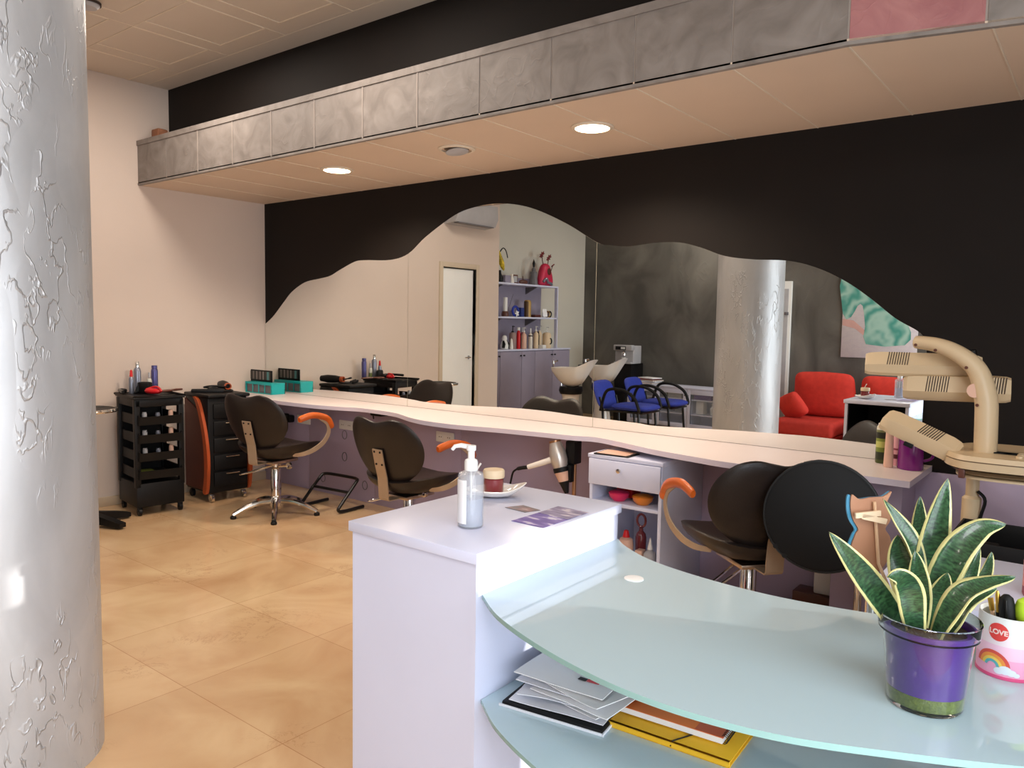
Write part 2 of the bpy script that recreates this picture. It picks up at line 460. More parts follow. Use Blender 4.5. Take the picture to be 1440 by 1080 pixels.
def tag(o, label, cat, group=None):
    o['label'] = label; o['category'] = cat
    if group: o['group'] = group
    return o
def thing(name, label, cat, loc=(0, 0, 0), rz=0, group=None, rot=None):
    o = bpy.data.objects.new(name, None); COL.objects.link(o)
    o.empty_display_size = .05
    o.location = loc; o.rotation_euler = rot or (0, 0, rz)
    return tag(o, label, cat, group)
def struct(o):
    o['kind'] = 'structure'; return o
def copy_tree(o, parent=None):
    c = o.copy(); COL.objects.link(c)
    if parent: c.parent = parent
    for ch in list(o.children): copy_tree(ch, c)
    return c
RX = lambda a: Matrix.Rotation(a, 4, 'X')
RY = lambda a: Matrix.Rotation(a, 4, 'Y')
RZ = lambda a: Matrix.Rotation(a, 4, 'Z')
TR = lambda x, y, z: Matrix.Translation((x, y, z))

# ------------------------------------------------------------------ room shell
HS, HC, YF, ZF, YB = 2.378, 3.128, -1.085, 2.70, -.837
XR, YBK, XN, YL = 7.2, -6.25, -.75, -3.21
struct(B().box(-.95, XR + .2, YBK - .2, .2, -.1, 0).build('floor', 'floor', smooth=False))
# ceiling with pressed square panels
g = B(); g.box(-.95, XR + .2, YBK - .2, .2, HC, HC + .1, m=0)
for i in range(11):
    for j in range(8):
        x0 = -.17 + .625 * i; y1 = -1.0 - .625 * j
        if x0 > XR - .6 or y1 < YBK + .6: continue
        a, q = .14, .006
        for (u0, u1, v0, v1) in ((x0 + a, x0 + .625, y1 - a - q, y1 - a), (x0 + a, x0 + .625, y1 - .625 - q, y1 - .625), (x0 + a, x0 + a + q, y1 - .625, y1 - a), (x0 + .625 - q, x0 + .625, y1 - .625, y1 - a)):
            g.box(u0, u1, v0, v1, HC - .004, HC, m=1)
        g.box(x0, x0 + .004, y1 - .625, y1, HC - .002, HC, m=1); g.box(x0, x0 + .625, y1 - .004, y1, HC - .002, HC, m=1)
struct(g.build('ceiling', ['ceil', 'seam'], smooth=False))
# left wall with door opening
g = B()
D0, D1, DH = -2.24, -2.79, 2.0
g.box(-.12, 0, D0, .1, 0, HC); g.box(-.12, 0, YL, D1, 0, HC); g.box(-.12, 0, D1, D0, DH, HC)
struct(g.build('wall_left', 'wall', smooth=False))
g = B(); g.box(XN - .12, XN, YBK, YL, 0, HC); g.box(XN, -.12, YL, YL + .12, 0, HC)
struct(g.build('wall_recess', 'wall2', smooth=False))
struct(B().box(XN - .12, XR, YBK - .12, YBK, 0, HC).build('wall_back', 'stucco', smooth=False))
# front wall: black above, lilac panels below
struct(B().box(-.12, XR, 0, .12, 0, HC).build('wall_front', 'black', smooth=False))
g = B()
xs = [0, .62, 1.42, 2.3, 3.2, 4.06, 4.9, 5.8, 6.6, XR]
for a, b in zip(xs[:-1], xs[1:]): g.box(a, b - .002, -.018, 0, 0, .75, .001, m=0)
for x, z in ((1.07, .50), (1.07, .325), (1.31, .13), (.80, .12), (1.38, .645 - .2)):   # small round outlines drawn on the panel
    g.tube([(x + .028 * math.cos(t), -.0195, z + .034 * math.sin(t)) for t in [k * PI / 8 for k in range(16)]], .0028, 6, 1, True)
struct(g.build('trim_1', ['lilac', 'grey']))
struct(B().box(0, .015, D0 + .06, 0, 0, .07, .002).box(0, .015, YL, D1 - .06, 0, .07, .002).build('baseboard_left', 'skirt'))
# bulkhead over the ledge, soffit box, grey fascia
struct(B().box(0, XR, YB, 0, HS + .02, HC).build('wall_bulkhead', 'black', smooth=False))
kx = 5.017
dirk = Vector((.398, .09)).normalized()
ke = (7.0, YF + (7.0 - kx) * dirk.y / dirk.x)
g = B()
outl = [(0, YF), (kx, YF), ke, (7.0, 0), (0, 0)]
g.prism(outl, lambda p: (p[0], p[1], HS), lambda p: (p[0], p[1], HS + .02))
for k in range(1, 17):
    x = .418 * k
    y0 = YF if x < kx else YF + (x - kx) * dirk.y / dirk.x
    g.box(x - .003, x + .003, y0 + .02, -.002, HS - .0025, HS, m=1)
struct(g.build('ceiling_soffit', ['soffit', 'seam'], smooth=False))
g = B()
def fpanel(p, q, m):
    d = (Vector(q) - Vector(p)).normalized(); n = Vector((d.y, -d.x)) * .016; e = d * .004
    P = [Vector(p) + e, Vector(q) - e]
    o = [P[0], P[1], P[1] - n, P[0] - n]
    g.prism([tuple(v) for v in o], lambda w: (w[0], w[1], HS + .012), lambda w: (w[0], w[1], ZF - .035), m=m)
F = [(.418 * k, YF) for k in range(13)]
F[12] = (kx, YF)
for k in range(12): fpanel(F[k], F[k + 1], 0)
kp = [Vector((kx, YF)) + dirk * .41 * k for k in range(6)]
for k in range(5): fpanel(kp[k], kp[k + 1], 1 if k == 0 else 0)
for (p, q) in (((0, YF), (kx, YF)), ((kx, YF), tuple(kp[5]))):
    d = (Vector(q) - Vector(p)).normalized(); n = Vector((d.y, -d.x))
    a, c = Vector(p), Vector(q)
    for (z0, z1, off) in ((ZF - .035, ZF, .006), (HS - .001, HS + .012, .002), (HS + .012, ZF - .035, -.003)):
        o = [a + n * off, c + n * off, c - n * .02, a - n * .02]
        g.prism([tuple(v) for v in o], lambda w: (w[0], w[1], z0), lambda w: (w[0], w[1], z1), m=0 if off != -.003 else 2)
for k in range(2, 8):
    g.box(.418 * k - .004, .418 * k + .004, YF - .003, YF + .002, HS + .012, ZF - .035, m=2)
struct(g.build('trim_2', ['fascia', 'fasciap', 'fseam'], smooth=False))
tag(B().box(.13, .23, YF + .04, YF + .12, ZF - .03, ZF + .075, .012).box(.2, .27, YF + .05, YF + .11, ZF - .03, ZF + .045, .01).build('clay_block', 'brownbox'), 'small terracotta brown block lying on top of the grey ledge by the white wall', 'ornament')
struct(B().box(.0, 7.0, YF + .02, YB, ZF - .06, ZF - .03).build('trim_3', 'black', smooth=False))

# right wall with the shop window and an opening added for the sun
g = B()
W0, W1, WZ0, WZ1 = -5.9, -2.5, .12, 2.3
V0, V1, VZ0, VZ1 = -1.8, -1.05, .3, 1.305
g.box(XR, XR + .12, V1, .12, 0, HC); g.box(XR, XR + .12, W1, V0, 0, HC); g.box(XR, XR + .12, V0, V1, 0, VZ0); g.box(XR, XR + .12, V0, V1, VZ1, HC); g.box(XR, XR + .12, YBK - .12, W0, 0, HC); g.box(XR, XR + .12, W0, W1, WZ1, HC); g.box(XR, XR + .12, W0, W1, 0, WZ0)
struct(g.build('wall_right', 'wall2', smooth=False))
g = B()
for y in (W0, (W0 + W1) / 2, W1): g.box(XR + .03, XR + .09, y - .03, y + .03, WZ0, WZ1)
for z in (WZ0, WZ1): g.box(XR + .03, XR + .09, W0, W1, z - .03, z + .03)
wn = struct(g.build('window_1', 'whitep', smooth=False))
struct(B().box(XR + .055, XR + .065, W0 + .03, W1 - .03, WZ0 + .03, WZ1 - .03).build('window_pane', 'pane', wn, smooth=False))
g = B()
for y in (V0 + .02, V1 - .02): g.box(XR + .03, XR + .09, y - .02, y + .02, VZ0, VZ1)
for z in (VZ0 + .02, VZ1 - .02): g.box(XR + .03, XR + .09, V0, V1, z - .02, z + .02)
wn = struct(g.build('sun_opening', 'whitep', smooth=False))  # unseen opening, added and sized to let a sun beam onto the desk
struct(B().box(XR + .055, XR + .065, V0 + .04, V1 - .04, VZ0 + .04, VZ1 - .04).build('window_pane', 'pane', wn, smooth=False))
struct(B().box(XR + .125, XR + 11, -2.32, -2.12, 0, 4.2).build('sun_blocker', 'wall2', smooth=False))  # unseen fin added outside to keep the sun out of the shop window
# left wall door
g = B()
for (a, b, z0, z1) in ((D0, D0 + .055, 0, DH + .055), (D1 - .055, D1, 0, DH + .055), (D1, D0, DH, DH + .055)):
    g.box(-.125, .014, a, b, z0, z1, .004)
struct(g.build('trim_4', 'frame'))
dr = struct(B().box(-.045, -.012, D1 + .03, D0 - .004, .012, DH - .012, .003).box(-.1, -.06, D1 + .002, D1 + .03, .01, DH - .01).build('door_1', 'doorw'))
B().lathe([(.0, 0), (.02, 0), (.02, .01), (.008, .012), (.008, .04), (.0, .04)], (-.013, D1 + .1, 1.0), 12, 0, RY(PI / 2)).tube([(.025, D1 + .1, 1.0), (.025, D1 + .19, 1.0)], .008, 8).build('door_handle', 'chrome', dr)

# round plaster column
struct(B().lathe([(.3, 0), (.3, 1.0), (.3, 2.0), (.3, HC)], (3.106, -3.104, 0), 64).build('column', 'column'))

# ------------------------------------------------------------------ mirror in three sheets
TOP = [(0, 1.353), (.121, 1.422), (.273, 1.543), (.391, 1.631), (.563, 1.704), (.747, 1.729), (.88, 1.748), (1.01, 1.795), (1.178, 1.849), (1.3, 1.856), (1.573, 1.848), (1.759, 1.885), (1.936, 1.997), (2.205, 2.126), (2.396, 2.168), (2.579, 2.175), (2.756, 2.152), (2.925, 2.101), (3.142, 2.003), (3.348, 1.886), (3.446, 1.864), (3.565, 1.852), (3.724, 1.863), (3.877, 1.859), (4.004, 1.826), (4.147, 1.774), (4.303, 1.75), (4.487, 1.736), (4.628, 1.696), (4.765, 1.627), (4.881, 1.544), (4.994, 1.451), (5.087, 1.396), (5.13, 1.352)]
tc_ = [(p.x, p.z) for p in cr([(x, 0, z) for x, z in TOP], 5)]
mr = thing('wall_mirror', 'long wavy-topped three-sheet salon mirror above the white worktop', 'mirror', (0, 0, 0))
for a, b in ((.004, 1.758), (1.761, 3.349), (3.352, 5.13)):
    o = [(a, .781)] + [(b, .781)] + [(x, z) for x, z in reversed(tc_) if a < x < b]
    zt = lambda xx: next(z0 + (z1 - z0) * (xx - x0) / (x1 - x0) for (x0, z0), (x1, z1) in zip(tc_[:-1], tc_[1:]) if x0 <= xx <= x1 + 1e-6)
    o = [(a, .781), (b, .781), (b, zt(b))] + [(x, z) for x, z in reversed(tc_) if a + .004 < x < b - .004] + [(a, zt(a))]
    B().prism(o, lambda p: (p[0], -.0005, p[1]), lambda p: (p[0], -.007, p[1]), 0, 1).build('mirror_sheet', ['mirror', 'mirredge'], mr, smooth=False)

# ------------------------------------------------------------------ worktop
FR = [(.0, -.34), (.4, -.42), (.85, -.449), (1.21, -.43), (1.46, -.372), (1.633, -.323), (1.97, -.345), (2.24, -.455), (2.446, -.508), (2.684, -.506), (2.968, -.445), (3.254, -.405), (3.45, -.385), (3.58, -.345), (3.759, -.397), (4.021, -.496), (4.279, -.555), (4.466, -.582), (4.75, -.54), (4.985, -.49), (5.181, -.488)]
fr = [(p.x, p.y) for p in cr([(x, y, 0) for x, y in FR], 6)]
ct = B().prism([(0.001, -.019)] + fr + [(5.181, -.019)], lambda p: (p[0], p[1], .752), lambda p: (p[0], p[1], .779), 0, 1)
ct.prism([(0.001, -.0005), (0.001, -.02), (5.181, -.02), (5.181, -.0005)], lambda p: (p[0], p[1], .752), lambda p: (p[0], p[1], .779), 0, 1)
tag(ct.build('worktop', ['counter', 'edge']), 'long pale worktop with a wavy front edge running under the mirror', 'worktop')

# recessed lights
for x, y, lit, lab in ((1.754, -.647, 1, 'lit round recessed ceiling lamp nearest the white wall'), (3.70, -.639, 1, 'lit round recessed ceiling lamp above the middle of the wavy mirror'), (2.808, -.655, 0, 'unlit recessed lamp with a tilted grey insert between the two lit ones')):
    t = thing('ceiling_lamp', lab, 'lamp', (x, y, HS), 0, None)
    B().lathe([(.086, -.001), (.106, -.001), (.106, -.006), (.1, -.01), (.09, -.011), (.086, -.011)], n=36, closed=True).build('ring', 'seam', t)
    if lit: B().lathe([(0, -.003), (.0855, -.003), (.084, -.01), (.05, -.014), (0, -.015)], n=32).build('diffuser', 'lamp', t)
    else:
        B().lathe([(0, -.002), (.071, -.002), (.071, -.004), (0, -.004)], n=32).build('housing', 'creamd', t)
        B().lathe([(0, .0), (.064, .0), (.066, -.004), (.05, -.008), (0, -.009)], n=32).build('tilted_insert', 'ltgrey', t, loc=(.004, 0, -.016), rot=(0, -.16, 0))
t = thing('smoke_detector', 'small dark-rimmed round detector on the main ceiling beside the column', 'detector', (1.235, -1.95, HC))
B().lathe([(0, 0), (.06, 0), (.06, -.02), (.045, -.034), (0, -.036)], n=24).build('body', 'ltgrey', t)
B().lathe([(.061, -.004), (.067, -.004), (.067, -.016), (.061, -.016)], n=24, closed=True).build('rim', 'grille', t)

# ------------------------------------------------------------------ styling chairs
def heart():
    h = [(0, .168), (.06, .178), (.14, .192), (.215, .172), (.275, .11), (.297, .03), (.275, -.06), (.215, -.135), (.12, -.195), (.035, -.222)]
    pts = h + [(-x, z) for x, z in reversed(h[1:])]
    return [(p.x, p.y) for p in cr([(x, z, 0) for x, z in pts], 4, True)]
def make_chair(label, dz, loc, rz):
    t = thing('styling_chair', label, 'chair', loc, rz, 'styling chairs along the mirror')
    base = B().lathe([(0, .045), (.045, .045), (.05, .07), (.045, .12), (.034, .14), (0, .14)], n=24)
    base.build('hub', 'chrome', t)
    for k in range(5):
        a = math.radians(-38 + 72 * k) - rz; c, s_ = math.cos(a), math.sin(a)
        P = cr([(r * c, r * s_, z) for r, z in ((.035, .10), (.12, .095), (.21, .07), (.275, .04), (.3, .028))], 4)
        l = B().tube(P, [.022 - .006 * i / (len(P) - 1) for i in range(len(P))], 10).build('leg', 'chrome', t)
        B().lathe([(0, 0), (.02, 0), (.022, .012), (.016, .022), (0, .022)], (.298 * c, .298 * s_, 0), 14).build('foot', 'blackp', l)
    B().lathe([(0, .13), (.036, .13), (.036, .33), (.03, .34), (.022, .345), (.022, .42 + dz), (0, .42 + dz)], n=24).build('gas_column', 'chrome', t)
    B().tube(cr([(.02, .03, .355), (-.05, -.04, .345), (-.2, -.1, .29), (-.26, -.1, .275), (-.26, -.06, .275), (-.2, -.05, .29), (-.04, .03, .35)], 4), .006, 8).tube([(.03, .0, .35), (.1, .02, .36)], .008, 8).lathe([(.012, -.008), (.024, -.008), (.024, .008), (.012, .008)], (.11, .02, .36), 16, 0, RX(PI / 2), True).build('pump_pedal', 'chrome', t)
    n = 40
    out = []
    for i in range(n):
        a = 2 * PI * i / n
        c, s_ = math.cos(a), math.sin(a)
        out.append((.275 * math.copysign(abs(c) ** .7, c), .245 * math.copysign(abs(s_) ** .75, s_)))
    def fs(x, y, h):
        z = .492 + .6 * x * x + .1 * max(0, -y) ** 2 - .25 * max(0, y - .12) ** 2
        return (x, y + .035, dz + z + (h * .02 if h > 0 else h * .09))
    B().pillow(out, fs, p=2.4).build('seat', 'leather', t)
    B().box(-.1, .1, -.12, .12, .385 + dz, .405 + dz, .004).build('seat_plate', 'alu', t)
    def fb(x, z, h):
        return (x, -.225 + .65 * x * x - .3 * z + h * .026, .695 + z + dz)
    B().pillow(heart(), fb, p=5, cen=(0, 0)).build('backrest', 'leather', t)
    br = B()
    prof = [(-.255, .70), (-.232, .60), (-.212, .53), (-.205, .47), (-.2, .40), (-.192, .39), (-.1, .39)]
    for (y0, z0), (y1, z1) in zip(prof[:-1], prof[1:]):
        d = Vector((0, y1 - y0, z1 - z0)).normalized(); nn = Vector((0, d.z, -d.y)) * .003
        vs = []
        for (yy, zz) in ((y0, z0), (y1, z1)):
            for sx in (-1, 1):
                for sn in (-1, 1): vs.append(br.bm.verts.new((sx * .041, yy - .008 + sn * nn.y, zz + dz + sn * nn.z)))
        for q in ((0, 1, 3, 2), (4, 6, 7, 5), (0, 4, 5, 1), (2, 3, 7, 6), (0, 2, 6, 4), (1, 5, 7, 3)): br._face([vs[i] for i in q], 0)
    for (x, z, yy) in ((-.024, .685, -.2625), (.024, .685, -.2625), (-.024, .61, -.2455), (.024, .61, -.2455)):
        br.lathe([(0, 0), (.007, 0), (.006, .004), (0, .004)], (x, yy, z + dz), 8, 1, RX(PI / 2))
    for z, r, yy in ((.505, .009, -.2155), (.475, .013, -.2125), (.44, .015, -.2105)): br.lathe([(0, 0), (r, 0), (r, .002), (0, .002)], (0, yy, z + dz), 12, 1, RX(PI / 2))
    br.build('back_bracket', ['plate', 'matte'], t)
    for s_ in (-1, 1):
        P = cr([(s_ * .2, -.03, .452), (s_ * .262, .0, .462), (s_ * .3, .07, .487), (s_ * .318, .15, .535), (s_ * .322, .195, .60), (s_ * .322, .18, .665), (s_ * .322, .10, .715)], 5)
        ar = B(); prev = None
        for i, p_ in enumerate(P):
            tg = (P[min(i + 1, len(P) - 1)] - P[max(i - 1, 0)]); tg.x *= .3; tg.normalize()
            nn = Vector((0, -tg.z, tg.y)).normalized() * (.012 + .006 * math.sin(PI * i / (len(P) - 1)))
            ring = [ar.bm.verts.new(p_ + Vector((sx * .003, 0, dz)) + sn * nn) for sx, sn in ((-1, -1), (1, -1), (1, 1), (-1, 1))]
            if prev:
                for j in range(4): ar._face([prev[j], prev[(j + 1) % 4], ring[(j + 1) % 4], ring[j]], 0)
            else: ar._face(ring[::-1], 0)
            prev = ring
        ar._face(prev, 0)
        ar = ar.build('arm_support', 'plate', t)
        Q = cr([(s_ * .322, .232, .63 + dz), (s_ * .322, .195, .69 + dz), (s_ * .322, .12, .722 + dz), (s_ * .322, .02, .736 + dz), (s_ * .322, -.09, .716 + dz)], 5)
        B().tube(Q, [.012] + [.0155] * (len(Q) - 2) + [.012], 10, flat=1.5).build('armrest', 'orange', ar)
    return t
c1 = make_chair('dark heart-backed styling chair beside the black trolleys at the far end of the worktop', 0., (1.125, -.69, 0), math.radians(8))
c2 = make_chair('dark heart-backed styling chair standing behind the pump bottle and white pedestal', -.05, (2.45, -.66, 0), 0)
c3 = make_chair('dark heart-backed styling chair turned sideways behind the glass desk and round black disc', -.025, (4.58, -.64, 0), math.radians(50))

# round black disc leaning on the third chair
t = thing('round_hand_mirror', 'large round black-backed disc resting against the back of the third chair', 'mirror', (4.945, -.86, .665))
vd = (Vector((5.81, -3.95, 1.1)) - Vector((4.945, -.86, .665))).normalized()
t.rotation_euler = vd.to_track_quat('Z', 'Y').to_euler()
B().lathe([(0, -.012), (.2, -.012), (.214, -.006), (.214, .004), (.2, .009), (0, .011)], n=56).build('disc', 'matte', t)
B().lathe([(.2125, -.004), (.219, -.004), (.221, .001), (.219, .006), (.2125, .006)], n=56, closed=True).build('rim', 'blackm', t)
B().lathe([(0, 0), (.01, 0), (.01, .014), (0, .014)], (-.165, -.135, -.006), 10).lathe([(0, 0), (.01, 0), (.01, .014), (0, .014)], (-.13, -.168, -.006), 10).build('knob', 'blackp', t)

# tubular footrest
t = thing('footrest', 'black bent-tube footrest standing on the floor in front of the lilac panel', 'footrest', (1.27, -.31, 0), math.radians(4))
for s_ in (-1, 1):
    B().tube(cr([(s_ * .19 + .06 * 0, .14, .014), (s_ * .19, -.06, .014), (s_ * .19, -.11, .03), (s_ * .19, -.09, .06), (s_ * .19, .06, .2), (s_ * .18, .09, .222)], 5), .012, 10).build('side_tube', 'blackm', t)
B().tube(cr([(-.18, .09, .222), (-.12, .1, .228), (.12, .1, .228), (.18, .09, .222)], 3), .012, 10).build('top_bar', 'blackm', t)
B().tube([(-.19, .0, .14), (.19, .0, .14)], .011, 10).build('cross_bar', 'blackm', t)

# ------------------------------------------------------------------ trolleys
def caster(p, x, y, m='blackp', r=.026):
    B().lathe([(.004, -.011), (r, -.011), (r, .011), (.004, .011)], (x, y, r), 16, 0, RX(PI / 2), True).box(x - .012, x + .012, y - .016, y + .016, r + .004, .062, .003).build('caster', m, p)
t = thing('hair_trolley', 'black five-tray hairdressing trolley next to the chrome-rimmed stool', 'trolley', (.32, -1.19, 0), math.radians(-8))
b = B()
b.box(-.19, .19, -.165, .165, .06, .23, .008)
for x in (-.175, .165):
    for y in (-.15, .15): b.box(x - .02, x + .025, y - .018, y + .018, .2, .82, .004)
b.box(-.195, -.18, -.16, .16, .2, .82); b.box(-.19, .19, -.165, .165, .77, .83, .006)
b.build('body', 'blackp', t)
b = B(); b.box(-.2, .2, -.175, .175, .825, .836, .003)
b.tube([(-.2, -.175, .842), (.2, -.175, .842), (.2, .175, .842), (-.2, .175, .842)], .009, 8, closed=True)
b.build('top_tray', 'blackp', t)
for k in range(4):
    z = .26 + .128 * k
    b = B()
    o = [(-.17, 0), (.195, 0), (.21, .07), (-.17, .07)]
    for y0, y1 in ((-.15, -.14), (.14, .15)): b.prism(o, lambda p: (p[0], y0, z + p[1]), lambda p: (p[0], y1, z + p[1]))
    b.box(-.17, .2, -.145, .145, z, z + .008); b.prism([(.19, 0), (.2, 0), (.214, .06), (.204, .06)], lambda p: (p[0], -.145, z + p[1]), lambda p: (p[0], .145, z + p[1]))
    b.build('drawer', 'blackp', t)
for x in (-.165, .165):
    for y in (-.14, .14): caster(t, x, y)
# small things lying in the trays
TRY = (('lowest but one', .397), ('second from the top', .525), ('topmost', .653))
for tn, z in TRY:
    for mt, cn, y, h in (('ltgrey', 'pale grey', -.09, .078), ('silverb', 'silver', .0, .07), ('beigeb', 'blush', .09, .085)):
        t = thing('hair_roller', '%s hair roller in the %s tray of the trolley' % (cn, tn), 'hair roller', (0, 0, 0), 0, 'rollers in the trolley trays')
        t.matrix_world = TR(.32, -1.19, z) @ RZ(math.radians(-8)) @ TR(.15, y, .0005)
        B().lathe([(0, 0), (.014, 0), (.014, h), (0, h)], n=14).build('core', mt, t); B().lathe([(.0143, .01), (.0165, .012), (.0165, h - .012), (.0143, h - .01)], n=14, closed=True).build('sleeve', mt, t)
o = B().box(.02, .13, -.1, -.01, 0, .035, .008).build('sponge', 'gsand')
o.matrix_world = TR(.32, -1.19, .27) @ RZ(math.radians(-8)); tag(o, 'olive green sponge in the lowest tray of the trolley beside the stool', 'sponge')

t = thing('storage_trolley', 'black trolley with a bowed orange side strip behind the first chair', 'trolley', (.32, -.66, 0), math.radians(-4))
b = B(); b.box(-.2, .17, -.16, .16, .07, .8, .012); b.box(-.2, .2, -.17, .17, .8, .825, .008); b.build('body', 'blackp', t)
for k in range(5):
    z = .12 + .13 * k
    d = B().box(.165, .185, -.12, .15, z, z + .112, .006).build('drawer', 'blackp', t)
    B().tube([(.19, -.03, z + .095), (.19, .08, z + .095)], .004, 6).build('handle', 'chrome', d)
o = [(-.02, .80), (.05, .78), (.12, .66), (.175, .5), (.2, .34), (.195, .2), (.17, .08), (.12, .08), (.145, .2), (.148, .34), (.125, .5), (.08, .64), (.02, .76)]
oo = [(p.x, p.y) for p in cr([(x, z, 0) for x, z in o], 3, True)]
for s_ in (-1, 1):
    B().prism(oo, lambda p: (p[0], s_ * .161, p[1]), lambda p: (p[0], s_ * .185, p[1])).build('side_strip', 'orange2', t)
    B().prism([(-.19, .09), (.16, .09), (.16, .3), (.11, .5), (.02, .7), (-.19, .78)], lambda p: (p[0], s_ * .16, p[1]), lambda p: (p[0], s_ * .168, p[1])).build('side_panel', 'dkred' if s_ < 0 else 'blackp', t)
for x in (-.16, .15):
    for y in (-.13, .13): caster(t, x, y, 'chrome' if x > 0 else 'blackp', .03)

# bottles -------------------------------------------------------------------
def bottle(name, label, cat, loc, prof, bm, cap, cm, group=None, rz=0, n=18):
    t = thing(name, label, cat, loc, rz, group)
    B().lathe(prof, n=n).build('body', bm, t)
    if cap:
        b = B(); cap(b); b.build('cap', cm, t)
    return t
def P_spray(r, h): return [(0, 0), (r * .96, 0), (r, .004), (r, h * .8), (r * .9, h * .86), (r * .55, h * .9), (r * .5, h * .93), (0, h * .93)]
def P_bot(r, h): return [(0, 0), (r * .95, 0), (r, .005), (r, h * .7), (r * .85, h * .78), (r * .4, h * .84), (r * .38, h * .9), (0, h * .9)]
def cap_cyl(r, z0, z1): return lambda b: b.lathe([(0, z0), (r, z0), (r * .97, z1 - .003), (r * .85, z1), (0, z1)], n=16)
def cap_pump(r, z0, z1, rr=.006, d=.035):
    def f(b):
        b.lathe([(0, z0), (r, z0), (r, z0 + .018), (rr, z0 + .022), (rr, z1 - .012), (rr * 1.8, z1 - .01), (rr * 1.8, z1), (0, z1)], n=14)
        b.tube([(0, 0, z1 - .006), (d * .7, 0, z1 - .005), (d, 0, z1 - .014)], [.006, .005, .004], 8)
    return f
T1Z = .836
bottle('mousse_can', 'purple mousse can on the trolley, right of the other bottles there', 'bottle', (.10, -1.04, T1Z), P_spray(.024, .2), 'violetb', cap_cyl(.021, .178, .2), 'violetb', 'bottles on the trolley top')
bottle('hair_bottle', 'tall silver-grey bottle with a shiny cap on the trolley top', 'bottle', (.10, -1.17, T1Z), P_bot(.026, .23), 'silverb', cap_cyl(.014, .19, .232), 'chrome', 'bottles on the trolley top')
bottle('colour_bottle', 'grey bottle with a pointed red cap on the trolley top', 'bottle', (.12, -1.225, T1Z), P_bot(.018, .15), 'silverb', lambda b: b.lathe([(0, .125), (.012, .125), (.009, .165), (.004, .175), (0, .175)], n=14), 'redp', 'bottles on the trolley top')
bottle('spray_bottle', 'small clear bottle with green liquid beside the purple can on the trolley', 'bottle', (.13, -1.095, T1Z), P_bot(.017, .13), m_bands('clear_green_liquid', [(0, (112, 124, 76)), (.5, (206, 206, 196)), (.9, (150, 140, 130))], 'Z'), cap_cyl(.008, .112, .15), 'ltgrey', 'bottles on the trolley top')
o = tag(B().box(-.045, .045, -.03, .03, 0, .085, .012).prism([(-.045, .02), (-.1, .0), (-.045, .085)], lambda p: (p[0] * .6, p[0] * .3 - .02, p[1]), lambda p: (p[0] * .6, p[0] * .3 + .03, p[1])).build('clipper_stand', 'blackp'), 'black block-shaped clipper stand amid the bottles on the trolley', 'stand'); o.location = (.19, -1.16, T1Z + .001); o.rotation_euler.z = .6
t = thing('hair_clip_bundle', 'bright red hair clip on the front edge of the trolley top', 'hair clip', (.33, -1.17, T1Z + .008), .4)
B().pillow([(.07 * math.cos(a), .035 * math.sin(a)) for a in [k * PI / 10 for k in range(20)]], lambda x, y, h: (x, y, .02 + .02 * h)).build('jaw', 'redp', t)
B().tube(cr([(-.06, .0, .03), (0, .02, .05), (.05, .0, .045), (.08, -.01, .02)], 4), .008, 8).build('spring_arm', 'redp', t)
tag(B().tube(cr([(.1, -1.26, T1Z + .022), (.16, -1.33, T1Z + .034), (.25, -1.36, T1Z + .034), (.3, -1.37, T1Z + .032)], 4), [.014, .015, .015, .014] + [.012] * 9, 10).build('curling_iron', 'blackm'), 'slim dark curling iron lying across the trolley rim toward the stool', 'hair tool')
t = thing('hair_brush', 'brown oval hair brush lying on the trolley top', 'brush', (.3, -1.05, T1Z + .012), 2.0)
B().pillow([(.06 * math.cos(a), .03 * math.sin(a)) for a in [k * PI / 10 for k in range(20)]], lambda x, y, h: (x, y, .01 + .01 * h)).build('head', 'brownb', t)
B().tube([(.055, 0, .01), (.1, 0, .01), (.17, 0, .008)], [.008, .01, .007], 8).build('handle', 'brownb', t)
# tool and cable heap on the second trolley
t = thing('hair_straightener', 'black hair straightener with coiled lead on the orange-striped trolley', 'hair tool', (.33, -.72, .826), .9)
B().box(-.14, .1, -.016, .0, 0, .022, .006).box(-.14, .1, .004, .02, .006, .028, .006).build('arms', 'blackp', t)
B().tube(cr([(.1, 0, .012), (.15, .03, .01), (.14, .1, .012), (.05, .12, .02), (-.04, .1, .03), (-.05, .04, .04), (.02, .03, .05), (.1, .06, .04), (.11, .1, .03), (.04, .13, .04)], 5), .006, 8).build('lead', 'blackp', t)
t = thing('hair_dryer', 'black hair dryer lying on the rear of the orange-striped trolley', 'hair dryer', (.22, -.54, .828), -.3)
B().tube([(-.1, 0, .04), (-.03, 0, .04), (.05, 0, .04), (.11, 0, .04)], [.026, .036, .034, .024], 16).build('barrel', 'blackp', t)
B().tube([(.03, -.02, .03), (.04, -.08, .02), (.045, -.13, .016)], [.016, .015, .013], 10).build('handle', 'blackp', t)
B().lathe([(.019, 0), (.026, 0), (.026, .03), (.019, .03)], (.108, 0, .04), 16, 0, RY(PI / 2), True).build('nozzle', 'orange2', t)

